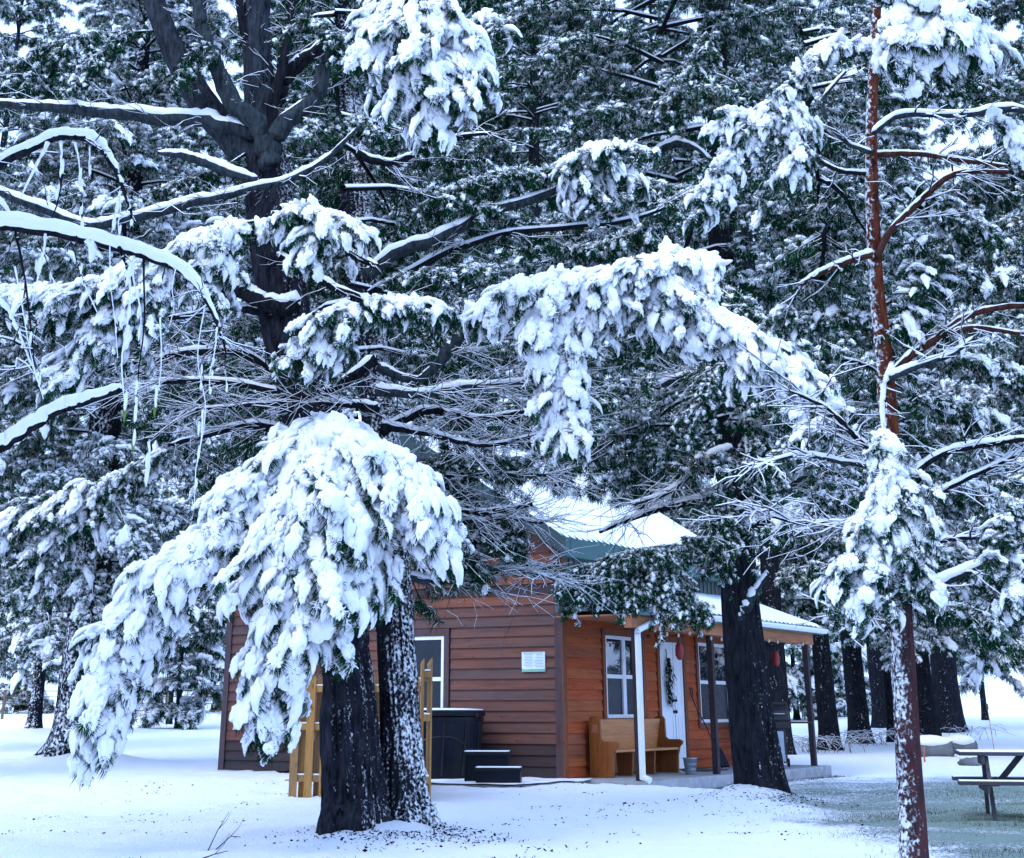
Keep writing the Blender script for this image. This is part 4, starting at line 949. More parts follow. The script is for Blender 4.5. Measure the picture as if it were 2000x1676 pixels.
def spray(tree, axes, Y, n, mixw, scale, seed, wood='wood_branch', drop=.45, wr=.018, fringe=None, depth=.8):
    """a snow-laden bough: drooping axes (px, py, half width px [, depth offset]) clothed in tufts"""
    R = np.random.default_rng(seed); first = None; T = Tufts(); St = Sticks(); tot = []
    conv = []
    for ax in axes:
        P, W_ = [], []
        for r in ax:
            p, w = wp(r[0], r[1], Y + (r[3] if len(r) > 3 else 0), r[2] * 2); P.append(p); W_.append(w)
        m = 40; Ps = smooth_path(P, m); Ws = np.maximum(.02, smooth_path(np.array(W_)[:, None], m)[:, 0])
        seg = np.linalg.norm(np.diff(Ps, axis=0), axis=1); conv.append((Ps, Ws)); tot.append((seg * Ws[:-1]).sum())
        if first is None:
            first = limb(tree, Ps[::3], np.linspace(wr, .006, len(Ps[::3])), M[wood], .9, name='bough', n=16, seed=seed)
        else:
            MB().tube(Ps[::3], np.linspace(wr * .7, .005, len(Ps[::3])), 6).build('side_shoot', M[wood], first, True)
    tot = np.array(tot) / sum(tot)
    for (Ps, Ws), fr in zip(conv, tot):
        k = int(n * fr) + 4; seg = np.linalg.norm(np.diff(Ps, axis=0), axis=1) * Ws[:-1]; cdf = np.cumsum(seg) / seg.sum(); step = .105 * scale; got = 0
        while got < k:
            i = int(np.clip(np.searchsorted(cdf, R.random()), 0, len(Ps) - 2)); f = R.random(); B = Ps[i] * (1 - f) + Ps[i + 1] * f; w = Ws[i]
            t = Ps[i + 1] - Ps[i]; t = t / np.linalg.norm(t); ph = R.random() * 2 * math.pi; lat = np.array([math.cos(ph), math.sin(ph) * depth, 0]); lat = lat - t * (lat @ t) * .7
            l = w * R.uniform(.45, 1.2) + .06; m = max(2, int(l / step)); u = (np.arange(m) + R.random()) / m; curl = R.normal(size=3) * .18
            g = drop * R.uniform(.8, 1.3)
            pth = lambda u: B + (lat[None] * (u - .22 * u ** 2)[:, None] + t[None] * (.45 * u)[:, None] + curl[None] * (u ** 2)[:, None] + np.array([0, 0, -1.])[None] * (g * (.15 * u + .85 * u ** 2))[:, None]) * l
            pos = pth(u) + R.normal(size=(m, 3)) * .018 * scale; d = pth(u + .06) - pth(u); d = d / np.linalg.norm(d, axis=1)[:, None] + R.normal(size=(m, 3)) * .12
            up = np.tile([0, -.1, 1.], (m, 1)) + lat[None] * (.6 * u)[:, None]
            T.add(pos, d, up, scale * (1.02 - .38 * u) * R.uniform(.75, 1.15, m), pick(R, m, mixw), R); got += m
            q = pth(np.linspace(0, .9, 4)); St.add(q[:-1], q[1:], .006, .004)
            if fringe:
                k2 = max(1, int(round(m * fringe * 1.6))); a = R.integers(0, m, k2); side = np.cross(d[a], [0, 0, 1.]) * R.choice((-1, 1), (k2, 1))
                T.add(pos[a] + side * .05 * scale + np.array([0, 0, -.055 * scale]) + R.normal(size=(k2, 3)) * .02, d[a] + side * .55 + np.array([0, 0, -.25]), up[a], scale * R.uniform(.7, 1.05, k2), pick(R, k2, {'light': 2.2, 'medium': .6, 'bare': 3}), R)
    T.build('snow_load', first, 500); St.build('shoots', first, M[wood], .8)
    return first

HEAVY = {'loaded': 7, 'fat': 1.2, 'medium': 1}; MID = {'loaded': 2.2, 'medium': 4, 'light': 2}; FATTY = {'loaded': 3, 'fat': 5}; SOFT = {'medium': 3, 'light': 4, 'bare': 1}
BACK = {'bare': 4.2, 'light': 3.2, 'medium': 2.2}; DARKB = {'bare': 6, 'light': 2, 'medium': .9}; WHITE = {'bare': .6, 'light': 4, 'medium': 4, 'loaded': .3}

# --- the forked pine in front
tw = empty('pine_tree'); tag(tw, 'large forked white pine in front of the picket fence', 'tree')
TY = 17.1
P, r = wpath([(693, 1650, 122, 17.0), (692, 1618, 120, 17.0), (690, 1560, 110), (683, 1400, 102), (674, 1260, 80), (656, 1130, 72), (644, 1040, 72)], TY)
link('trunk', trunk_mesh(P, r, 520, 240, M['bark_twin_bare'], .30, 3, .16, (17, 2.0)), tw)['label'] = 'dark furrowed left trunk'
P, r = wpath([(646, 1050, 72), (636, 980, 78), (602, 820, 90), (560, 640, 92), (535, 460, 86), (520, 345, 82), (514, 290, 70)], TY)
link('upper_trunk', trunk_mesh(P, r, 220, 90, M['bark_twin_bare'], .24, 4, 0, (14, 1.8)), tw)
P, r = wpath([(796, 1645, 102, 17.3), (795, 1612, 94, 17.3), (789, 1560, 84), (781, 1400, 72), (774, 1260, 68), (768, 1130, 66, 17.6), (748, 900, 66, 18.2), (716, 600, 58, 19), (692, 330, 54, 19.6), (682, 150, 50, 20), (676, -60, 44, 20)], TY + .25)
link('trunk', trunk_mesh(P, r, 700, 190, M['bark_twin_snow'], .24, 5, .35, (17, 2.2)), tw)['label'] = 'snow plastered right trunk'
# sawn stub with a round scar
c_, rr_ = wp(684, 1246, TY - .30, 52); stub = MB().tube([c_ + np.array([.02, .22, 0]), c_ + np.array([0, .08, 0]), c_, c_ + np.array([0, -.03, 0])], [rr_ * 1.25, rr_ * 1.12, rr_, rr_ * .85], 16).build('sawn_stub', M['bark_twin_bare'], tw, True)
for k in range(1, 4): MB().tube([c_ + np.array([rr_ * k * .22 * math.cos(t), -.034, rr_ * k * .22 * math.sin(t)]) for t in np.linspace(0, 6.28, 18)], .006, 5).build('growth_ring', M['bark_dark'], stub)
V = []; Fc = []; Mi = []; blob(V, Fc, Mi, c_ + np.array([0, .05, rr_ * 1.05]), (rr_ * 1.15, .14, rr_ * .42), np.random.default_rng(4), 3, .5); link('stub_snow', array_mesh(np.array(V), np.array(Fc), np.zeros(len(Fc), int), [M['snow']], True), stub)
TWG = Sticks()
BU, BG = M['bark_upper'], M['branch_grey']
plimb(tw, [(520, 350, 78), (455, 270, 72), (395, 200, 66), (340, 100, 56), (300, 0, 48), (280, -70, 44)], TY, BU, .35, 1, n=26, name='leader')
plimb(tw, [(520, 350, 82), (512, 250, 78), (505, 150, 70), (500, 60, 64), (505, -60, 60)], TY + .2, BU, .0, 2, n=26, name='leader')
plimb(tw, [(525, 320, 44), (490, 240, 40), (440, 190, 36), (420, 120, 32), (395, 40, 27), (380, -60, 24)], TY - .3, BG, .5, 3, (TWG, 10, .6), n=26)
plimb(tw, [(530, 320, 46), (535, 260, 40), (600, 205, 34), (630, 130, 30), (660, 80, 26), (720, 20, 22)], TY - .3, BG, .9, 4, (TWG, 10, .6), n=26)
plimb(tw, [(528, 200, 34), (560, 150, 32), (620, 105, 26), (700, 60, 18)], TY + .2, M['wood_branch'], .9, 5, (TWG, 12, .6))
plimb(tw, [(520, 260, 26), (545, 150, 20), (565, 60, 16), (570, -40, 13)], TY + .1, M['wood_branch'], .3, 6, (TWG, 12, .6))
plimb(tw, [(505, 110, 26), (480, 60, 20), (455, -30, 16)], TY + .1, M['wood_branch'], .3, 7, (TWG, 12, .6))
plimb(tw, [(500, 262, 30), (440, 250, 30), (380, 238, 28), (280, 232, 26), (180, 222, 24), (80, 214, 20), (20, 202, 16), (-60, 200, 12)], TY - .2, BG, 1.0, 8, (TWG, 7, .9), n=30)
plimb(tw, [(500, 352, 18), (420, 328, 20), (370, 310, 17), (310, 298, 7)], TY - .4, BG, 1.2, 9)
plimb(tw, [(700, 250, 7), (640, 310, 11), (560, 355, 15), (480, 372, 15), (400, 392, 17), (300, 415, 18), (170, 440, 19), (60, 400, 17), (-60, 350, 15)], TY - .7, BG, 1.1, 10, (TWG, 8, .8), n=36)
plimb(tw, [(575, 612, 40), (530, 590, 34), (480, 572, 30), (420, 565, 22), (360, 575, 14)], TY - .3, M['wood_branch'], 1., 11, (TWG, 8, .7))
plimb(tw, [(560, 640, 26), (500, 612, 18), (420, 608, 14), (330, 620, 9)], TY - .2, M['wood_branch'], 1., 12, (TWG, 12, .8))
plimb(tw, [(545, 505, 20), (600, 530, 18), (680, 570, 14), (780, 600, 10)], TY - .3, M['wood_branch'], 1., 13, (TWG, 9, .6))
plimb(tw, [(715, 540, 28), (790, 492, 26), (870, 455, 24), (960, 415, 20), (1090, 368, 16), (1180, 320, 10)], TY + .5, BG, .9, 14, (TWG, 7, .6))
plimb(tw, [(716, 580, 17), (830, 518, 15), (900, 480, 12), (1020, 450, 11), (1200, 436, 9), (1300, 405, 6)], TY + .7, M['wood_branch'], 1., 15, (TWG, 8, .6))
plimb(tw, [(730, 700, 24), (640, 762, 18), (560, 770, 14), (420, 742, 12), (300, 745, 9)], TY - .1, M['wood_branch'], 1., 16, (TWG, 28, 1.1))
plimb(tw, [(735, 760, 22), (800, 766, 18), (900, 760, 16), (1000, 748, 13), (1080, 735, 9)], TY - .1, BG, 1., 17, (TWG, 28, 1.1))
plimb(tw, [(738, 720, 20), (820, 745, 16), (870, 690, 24), (905, 650, 22)], TY + .1, BG, .8, 18, (TWG, 14, .9))
plimb(tw, [(745, 850, 20), (830, 800, 16), (930, 820, 14), (1050, 800, 10)], TY + .4, M['wood_branch'], .9, 19, (TWG, 28, 1.1))
plimb(tw, [(620, 880, 22), (520, 828, 18), (440, 838, 14), (330, 870, 9)], TY, M['wood_branch'], 1., 20, (TWG, 20, 1.0))
plimb(tw, [(755, 1010, 22), (840, 985, 18), (930, 1000, 14), (1040, 985, 9)], TY + .6, M['wood_branch'], .9, 21, (TWG, 34, 1.1))
plimb(tw, [(760, 1115, 20), (850, 1135, 15), (930, 1120, 12), (1000, 1110, 9), (1085, 1135, 6)], TY + 1.2, BG, 1., 22, (TWG, 46, .9))
plimb(tw, [(700, 300, 18), (770, 320, 14), (860, 275, 10), (960, 260, 6)], TY + .4, M['wood_branch'], 1., 23, (TWG, 14, .9))
plimb(tw, [(762, 1170, 22), (745, 1225, 26), (728, 1150, 18)], TY - .25, M['bark_dark'], .9, 24)
plimb(tw, [(530, 420, 20), (640, 470, 16), (740, 520, 12)], TY - .4, M['wood_branch'], 1, 25, (TWG, 9, .6))
plimb(tw, [(600, 800, 24), (500, 700, 18), (380, 690, 14), (200, 720, 9)], TY + .3, M['wood_branch'], 1, 26, (TWG, 28, 1.1))
plimb(tw, [(760, 1060, 20), (850, 1045, 15), (950, 1010, 11), (1060, 1020, 7)], TY + .9, M['wood_branch'], 1., 27, (TWG, 42, 1.0))
plimb(tw, [(757, 960, 18), (850, 930, 14), (960, 925, 10), (1075, 930, 7)], TY + 1.0, M['wood_branch'], 1., 28, (TWG, 26, 1.0))
plimb(tw, [(740, 800, 18), (660, 790, 13), (500, 790, 9), (380, 800, 6)], TY - .2, M['wood_branch'], 1., 29, (TWG, 34, 1.0))
plimb(tw, [(745, 830, 16), (850, 850, 12), (960, 870, 9), (1080, 840, 6)], TY + .2, M['wood_branch'], 1., 30, (TWG, 26, 1.0))
TWG.build('twigs', tw, M['wood_branch'], 1.1)
pine(None, -1.2, 17.9, 16, 3.2, 4.3, .1, 77, DARKB, .8, .75, 5, az=(25, 155), tree=tw, trunk=False, lean=(-1.5, .5))
# its loaded boughs
spray(tw, [[(660, 905, 60, .9), (640, 830, 120, .4), (620, 900, 150), (605, 1010, 130, -.2), (590, 1120, 100, -.3), (560, 1250, 78, -.3), (530, 1350, 55, -.3), (520, 1425, 30, -.3)],
           [(640, 840, 90), (740, 880, 80), (810, 960, 75), (870, 1060, 40)], [(560, 880, 80), (470, 960, 70), (430, 1040, 50)],
           [(640, 900, 60), (680, 1020, 80), (690, 1120, 50), (640, 1230, 45)]], 15.6, 3600, HEAVY, .95, 201, drop=.55, wr=.03, fringe=.34)
spray(tw, [[(560, 1010, 40, .6), (440, 1020, 60, .3), (350, 1080, 70), (280, 1150, 75), (245, 1240, 72), (205, 1340, 52), (180, 1430, 34), (168, 1468, 22)], [(370, 1080, 50), (330, 1160, 40), (310, 1210, 25)]], 15.4, 1350, HEAVY, .88, 202, drop=.5, wr=.02, fringe=.34)
spray(tw, [[(520, 430, 30, .5), (420, 450, 70), (320, 500, 90), (200, 550, 90), (90, 570, 90), (0, 560, 80), (-60, 560, 60)], [(330, 520, 90), (260, 600, 80), (180, 660, 60), (115, 740, 40)], [(420, 470, 60), (400, 560, 50)]], 15.5, 1900, {'loaded': 5, 'medium': 4, 'light': 1}, .75, 203, fringe=.8)
spray(tw, [[(540, 470, 20, .5), (580, 410, 50), (630, 420, 80), (690, 440, 50)], [(620, 430, 60), (600, 500, 40)]], 15.6, 520, {'loaded': 5, 'medium': 4, 'light': 2}, .72, 204, fringe=.34)
spray(tw, [[(720, 620, 40, .5), (680, 600, 70), (620, 650, 70), (585, 700, 40)], [(720, 590, 60), (800, 590, 60), (860, 600, 50)]], 15.6, 800, {'loaded': 5, 'medium': 4, 'light': 2}, .72, 205, fringe=.8)
spray(tw, [[(720, -20, 40, .6), (800, -10, 90), (830, 60, 120), (845, 130, 90), (850, 200, 50), (850, 255, 22)], [(780, 10, 60), (730, 70, 45), (715, 120, 30)], [(860, 20, 60), (920, 80, 45), (930, 150, 25)]], 14.6, 1500, HEAVY, .84, 206, drop=.5, fringe=.7)
spray(tw, [[(940, 20, 30, .3), (980, 60, 30)]], 15.2, 30, MID, .8, 207, fringe=1.)

spray(tw, [[(760, 930, 20, .6), (850, 900, 50), (940, 890, 60), (1030, 900, 40)], [(850, 900, 40), (900, 980, 50), (960, 1030, 40), (1010, 1060, 25)]], 18.2, 700, {'bare': 3, 'light': 3.5, 'medium': .8}, .72, 231, fringe=.6)
spray(tw, [[(760, 1000, 20, .6), (830, 1040, 45), (900, 1080, 45), (960, 1120, 25)]], 18.2, 420, {'bare': 3, 'light': 3}, .72, 232, fringe=.5)
spray(tw, [[(790, 440, 20, .5), (880, 370, 60), (980, 340, 60), (1080, 330, 40)], [(900, 400, 40), (960, 400, 40)]], 17.6, 420, SOFT, .8, 233, fringe=.8)
spray(tw, [[(760, 540, 20, .5), (850, 530, 50), (950, 520, 45)]], 17.2, 240, SOFT, .8, 234, fringe=.8)
spray(tw, [[(330, 880, 30), (250, 920, 70), (150, 960, 80), (40, 1000, 70), (-40, 1060, 60)], [(200, 950, 60), (140, 1020, 60), (60, 1090, 60)]], 18.8, 1100, {'light': 3, 'medium': 4, 'loaded': 2.5}, .72, 235, fringe=.8)
spray(tw, [[(240, 60, 30, 1.), (140, 80, 90), (40, 130, 90), (-40, 170, 70)], [(140, 90, 80), (90, 180, 70)]], 18.6, 800, {'light': 4, 'medium': 2, 'bare': 3}, .72, 236, fringe=.8)
for k, (rows, n) in enumerate([([(560, 60, 12), (600, 40, 40), (650, 60, 40), (690, 110, 25)], 170), ([(300, 60, 10), (240, 70, 40), (200, 120, 40), (150, 160, 25)], 200), ([(420, 120, 10), (400, 90, 30), (370, 120, 30), (350, 160, 20)], 110), ([(480, 300, 10), (430, 330, 35), (360, 350, 35), (290, 380, 20)], 170), ([(590, 230, 10), (640, 250, 40), (690, 230, 40), (740, 260, 25)], 190)]):
    spray(tw, [rows], 16.6 + .3 * (k % 2), n, {'bare': 3, 'light': 4, 'medium': 1.5}, .66, 240 + k, fringe=.5)
spray(tw, [[(770, 960, 15, .4), (860, 960, 50), (940, 980, 55), (1000, 1030, 40)], [(880, 1000, 45), (900, 1070, 45), (880, 1120, 25)]], 18.4, 620, {'bare': 4, 'light': 3, 'medium': .6}, .62, 246, fringe=.5)
# --- the dark pine in front of the porch
pt = empty('pine_tree'); tag(pt, 'dark pine trunk standing right in front of the porch roof', 'tree')
QY = PORCH_TREE[1]
P, r = wpath([(1489, 1580, 84), (1488, 1562, 84), (1481, 1500, 84), (1467, 1400, 76), (1456, 1280, 72), (1446, 1170, 64), (1436, 1000, 58), (1425, 800, 58), (1415, 600, 50), (1405, 300, 42), (1398, 0, 34), (1394, -300, 26)], QY)
link('trunk', trunk_mesh(P, r, 520, 130, M['bark_porch'], .30, 11, .22, (15, 2.0)), pt)
TWG = Sticks()
plimb(pt, [(1446, 1215, 16), (1462, 1180, 20), (1482, 1150, 13), (1500, 1120, 9)], QY - .2, M['branch_grey'], 1.5, 31)
plimb(pt, [(1436, 960, 20), (1330, 985, 14), (1240, 1010, 10), (1170, 1040, 6)], QY - .8, M['wood_branch'], 1.1, 32, (TWG, 12, .8))
plimb(pt, [(1440, 1000, 12), (1520, 960, 14), (1580, 920, 14), (1620, 900, 12), (1650, 860, 8)], QY - 1., M['branch_grey'], 1.4, 33, (TWG, 30, .9))
plimb(pt, [(1430, 880, 16), (1380, 900, 14), (1310, 960, 10), (1230, 985, 7)], QY - 1.2, M['branch_grey'], 1.4, 34, (TWG, 30, .9))
plimb(pt, [(1425, 760, 18), (1340, 738, 14), (1250, 765, 10), (1150, 790, 7)], QY - .8, M['branch_grey'], 1.4, 35, (TWG, 34, .9))
plimb(pt, [(1410, 560, 24), (1480, 552, 20), (1570, 535, 16), (1660, 520, 9)], QY - .6, M['wood_branch'], 1., 36, (TWG, 7, .7))
plimb(pt, [(1405, 330, 18), (1330, 285, 18), (1262, 302, 14), (1180, 330, 8)], QY - .6, M['branch_grey'], 1., 37, (TWG, 7, .7))
plimb(pt, [(1430, 830, 16), (1500, 800, 14), (1570, 790, 10), (1640, 830, 7)], QY - .8, M['wood_branch'], 1.2, 38, (TWG, 34, .9))
plimb(pt, [(1438, 1040, 16), (1520, 1010, 12), (1600, 1030, 9), (1680, 1000, 6)], QY - .6, M['wood_branch'], 1.2, 39, (TWG, 34, .9))
plimb(pt, [(1440, 1080, 14), (1340, 1100, 10), (1220, 1120, 8), (1110, 1140, 5)], QY - .4, M['wood_branch'], 1.1, 40, (TWG, 12, .7))
TWG.build('twigs', pt, M['wood_branch'], 1.45)
pine(None, PORCH_TREE[0] - .2, PORCH_TREE[1], 20, 4.4, 4.2, .1, 78, BACK, .85, .7, 5, tree=pt, trunk=False, lean=(-1.2, 0), keep=lambda P, x, y: ~((x > 930) & (x < 1400) & (y > 925 + .42 * (x - 950) * 0 + .22 * (x - 930)) & (y < 1105)) )
spray(pt, [[(1400, 520, 30, .8), (1320, 500, 60), (1200, 530, 80), (1090, 560, 85), (1080, 640, 75), (1095, 720, 58), (1105, 800, 46), (1105, 870, 30)], [(1080, 545, 60), (1000, 560, 50), (930, 620, 35)], [(1180, 540, 60), (1150, 620, 50)]], 16.4, 2000, HEAVY, .8, 211, drop=.5, fringe=.34)
spray(pt, [[(1330, 495, 40, .6), (1290, 530, 70), (1350, 590, 75), (1440, 640, 75), (1520, 690, 65), (1600, 760, 40), (1625, 790, 22)], [(1400, 510, 50), (1350, 560, 50)], [(1300, 560, 50), (1290, 640, 30)], [(1440, 650, 40), (1450, 730, 28)]], 16.5, 1800, HEAVY, .8, 212, drop=.5, fringe=.34)
spray(pt, [[(1290, 300, 20, .5), (1180, 285, 60), (1130, 320, 60), (1160, 390, 40)], [(1180, 300, 50), (1240, 360, 40)]], 17.4, 480, {'loaded': 4, 'medium': 4, 'light': 2}, .74, 213, fringe=.8)
spray(pt, [[(1400, 1080, 30, .5), (1310, 1065, 60), (1190, 1090, 75), (1110, 1140, 50)], [(1290, 1080, 60), (1310, 1150, 60), (1380, 1190, 30)], [(1200, 1090, 70), (1180, 1165, 45)], [(1250, 1080, 60), (1250, 1150, 50)], [(1330, 1050, 30), (1400, 1050, 30)]], 20.6, 2300, {'light': 6, 'medium': 1.4, 'bare': 3}, .58, 214, fringe=.8)
spray(pt, [[(1400, 350, 30, .4), (1300, 400, 60), (1200, 470, 60), (1100, 480, 40)]], 18.6, 300, SOFT, .85, 215, fringe=1.)

for k, (rows, Y_, n) in enumerate([([(1430, 700, 15), (1400, 720, 60), (1370, 790, 60), (1330, 840, 30)], 20.4, 420), ([(1425, 820, 15), (1460, 830, 60), (1490, 900, 60), (1500, 960, 30)], 20.6, 420), ([(1435, 930, 15), (1400, 960, 50), (1420, 1040, 55), (1400, 1100, 35)], 20.8, 420), ([(1415, 600, 15), (1450, 600, 50), (1500, 640, 50), (1530, 700, 30)], 20.2, 300), ([(1400, 60, 15), (1380, 90, 60), (1340, 160, 60), (1300, 230, 40)], 20.4, 420)]):
    spray(pt, [rows], Y_, n, {'bare': 3, 'light': 4, 'medium': 2}, .66, 250 + k, fringe=.5)
# --- the red pine at the right
rp = empty('pine_tree'); tag(rp, 'slender red barked pine in the right foreground', 'tree')
RYD = 11.9
P, r = wpath([(1795, 1760, 58), (1787, 1690, 54), (1776, 1500, 48), (1767, 1330, 44), (1759, 1170, 41), (1749, 1000, 38), (1738, 850, 35)], RYD)
link('trunk', trunk_mesh(P, r, 320, 80, M['bark_red'], .15, 21, .0, (14, 2.2)), rp)
P, r = wpath([(1738, 850, 35), (1725, 690, 32), (1712, 560, 29), (1704, 420, 26), (1702, 250, 22), (1708, 100, 19), (1715, -60, 16), (1720, -300, 12)], RYD)
link('trunk', trunk_mesh(P, r, 260, 60, M['bark_red_upper'], .12, 22, .0, (16, 2.4)), rp)['label'] = 'orange red upper trunk'
TWG = Sticks(); RB = M['branch_red']
plimb(rp, [(1706, 500, 14), (1660, 512, 13), (1600, 535, 11), (1565, 558, 8)], RYD - .1, RB, 1.3, 51, (TWG, 14, .5))
plimb(rp, [(1712, 500, 14), (1735, 450, 14), (1790, 395, 13), (1850, 345, 11), (1930, 335, 9), (2060, 335, 6)], RYD - .1, RB, .7, 52, (TWG, 14, .5))
plimb(rp, [(1704, 300, 13), (1800, 300, 11), (1900, 315, 9), (2050, 335, 6)], RYD, RB, .9, 53, (TWG, 14, .5))
plimb(rp, [(1704, 260, 12), (1760, 225, 12), (1880, 225, 11), (1960, 212, 16), (2060, 225, 10)], RYD - .1, M['branch_grey'], 1.4, 54, (TWG, 10, .4))
plimb(rp, [(1730, 745, 16), (1780, 695, 16), (1830, 660, 15), (1880, 622, 13), (1950, 600, 12), (2060, 590, 8)], RYD - .1, RB, .7, 55, (TWG, 10, .5))
plimb(rp, [(1840, 655, 13), (1900, 640, 11), (1990, 650, 8), (2060, 660, 6)], RYD - .1, RB, .7, 56, (TWG, 10, .5))
plimb(rp, [(1732, 742, 12), (1742, 715, 13), (1726, 760, 11), (1726, 830, 9), (1748, 880, 7)], RYD - .3, M['snow'], 1.5, 57, (TWG, 10, .4))
plimb(rp, [(1730, 735, 16), (1790, 715, 13), (1860, 690, 10), (1900, 660, 6)], RYD - .3, M['branch_grey'], 1.5, 58, (TWG, 14, .5))
plimb(rp, [(1735, 1160, 20), (1800, 1150, 18), (1870, 1125, 17), (1940, 1100, 14), (2040, 1090, 9)], RYD - .2, M['branch_grey'], 1.5, 59, (TWG, 12, .5))
plimb(rp, [(1745, 1170, 16), (1700, 1190, 14), (1650, 1195, 10), (1610, 1180, 6)], RYD - .2, M['branch_grey'], 1.7, 60, (TWG, 16, .4))
plimb(rp, [(1745, 960, 14), (1830, 890, 13), (1920, 865, 12), (2040, 850, 9)], RYD + .1, M['wood_branch'], 1.2, 61, (TWG, 16, .6))
plimb(rp, [(1745, 1000, 14), (1840, 960, 12), (1920, 920, 10), (2040, 860, 7)], RYD + .2, M['wood_branch'], 1.1, 62, (TWG, 16, .6))
plimb(rp, [(1740, 900, 14), (1680, 860, 12), (1620, 800, 10), (1560, 770, 6)], RYD + .1, M['wood_branch'], 1.1, 63, (TWG, 32, .6))
plimb(rp, [(1740, 920, 12), (1650, 905, 10), (1560, 890, 9), (1480, 910, 6)], RYD + .2, M['branch_grey'], 1.3, 64, (TWG, 34, .6))
plimb(rp, [(1748, 1040, 12), (1650, 1020, 10), (1560, 1020, 8), (1480, 1000, 5)], RYD + .2, M['wood_branch'], 1.2, 65, (TWG, 34, .6))
plimb(rp, [(1702, 300, 10), (1640, 270, 9), (1605, 200, 9), (1650, 140, 6)], RYD - .1, M['branch_grey'], 1.2, 66, (TWG, 10, .4))
plimb(rp, [(1704, 340, 10), (1630, 330, 9), (1560, 280, 8)], RYD, M['wood_branch'], 1.2, 67, (TWG, 14, .4))
plimb(rp, [(1752, 1110, 12), (1830, 1060, 10), (1900, 1050, 8)], RYD, M['wood_branch'], 1.2, 68, (TWG, 14, .4))
TWG.build('twigs', rp, M['wood_branch'], 1.5)
spray(rp, [[(1706, 90, 14, .3), (1620, 90, 24), (1540, 170, 34), (1480, 240, 40), (1420, 310, 38), (1390, 370, 26), (1370, 425, 16)], [(1540, 190, 36), (1560, 280, 34), (1545, 330, 24)], [(1450, 220, 40), (1400, 250, 30)]], 10.9, 900, {'loaded': 5, 'medium': 3, 'light': 1}, .52, 221, 'branch_red', fringe=.8)
spray(rp, [[(1715, -20, 20, .2), (1770, -30, 70), (1820, 0, 95), (1850, 50, 80), (1880, 95, 40)], [(1780, 10, 60), (1770, 70, 50), (1760, 110, 24)], [(1840, 40, 50), (1830, 105, 30)]], 10.7, 900, FATTY, .78, 222, 'branch_red', fringe=.8)
spray(rp, [[(1738, 860, 14, .2), (1725, 850, 40), (1740, 930, 75), (1730, 1010, 85), (1700, 1080, 90), (1650, 1150, 45)], [(1745, 930, 50), (1790, 990, 45), (1800, 1040, 25)], [(1735, 1000, 50), (1780, 1090, 45), (1810, 1140, 22)]], 10.9, 1150, {'loaded': 4, 'fat': .6, 'medium': 4, 'light': 1}, .5, 223, 'branch_red', fringe=.8)
spray(rp, [[(1930, 225, 10), (1980, 250, 30), (2010, 290, 40), (2040, 310, 30)]], 11.0, 110, HEAVY, .52, 224, 'branch_red', fringe=1.)
spray(rp, [[(1930, 1100, 12), (1960, 1020, 24), (1985, 970, 26)], [(1960, 1090, 20), (1980, 1130, 26), (1985, 1165, 14)], [(2010, 980, 30), (2040, 1050, 30)]], 11.0, 200, MID, .52, 225, 'branch_red', fringe=1.)
spray(rp, [[(1720, 690, 20, .3), (1760, 640, 45), (1790, 600, 50), (1800, 520, 45), (1780, 470, 30)], [(1800, 600, 40), (1840, 650, 30)]], 11.9, 200, MID, .6, 226, 'branch_red', fringe=1.5)
spray(rp, [[(1660, 520, 30, .2), (1600, 490, 50), (1560, 430, 40), (1500, 400, 30)], [(1620, 500, 40), (1650, 450, 40)]], 13.6, 420, {'medium': 3, 'light': 3, 'loaded': .8}, .62, 227, 'branch_red', fringe=1.5)
spray(rp, [[(1760, 1190, 14), (1830, 1180, 40), (1900, 1190, 50), (1940, 1230, 30)], [(1700, 1190, 20), (1640, 1180, 22)]], 12.4, 220, WHITE, .62, 228, 'branch_red', fringe=1.)
for k, (rows, Y_, n) in enumerate([([(1740, 790, 10), (1800, 780, 45), (1880, 790, 55), (1960, 830, 40)], 13.2, 420), ([(1745, 880, 10), (1850, 930, 45), (1930, 960, 55), (2010, 1000, 40)], 13.4, 420), ([(1740, 820, 10), (1660, 800, 45), (1590, 830, 50), (1530, 880, 30)], 13.4, 400), ([(1745, 960, 10), (1650, 960, 45), (1570, 980, 50), (1510, 1030, 30)], 13.6, 400), ([(1715, 620, 10), (1650, 610, 40), (1580, 620, 45), (1520, 600, 30)], 13.4, 360), ([(1710, 400, 10), (1770, 360, 40), (1850, 400, 50), (1930, 460, 40)], 13.2, 380), ([(1720, 600, 10), (1850, 530, 40), (1930, 540, 45), (2010, 560, 40)], 13.2, 340), ([(1705, 200, 10), (1780, 180, 40), (1860, 170, 45), (1950, 150, 40)], 13.0, 320), ([(1850, 700, 20), (1920, 700, 45), (2000, 740, 45)], 13.2, 320), ([(1750, 1060, 10), (1850, 1080, 40), (1940, 1130, 50), (2010, 1180, 40)], 13.6, 360)]):
    spray(rp, [rows], Y_, n, {'bare': .8, 'light': 3.5, 'medium': 5, 'loaded': .8}, .5, 270 + k, 'branch_red', fringe=.6)
pine(None, 3.05, 12.2, 9.5, 4.2, 1.9, .1, 79, {'bare': 2, 'light': 4, 'medium': 2}, .62, .5, 4, az=(5, 85), tree=rp, trunk=False, lean=(-.3, 0), dens=1.1)

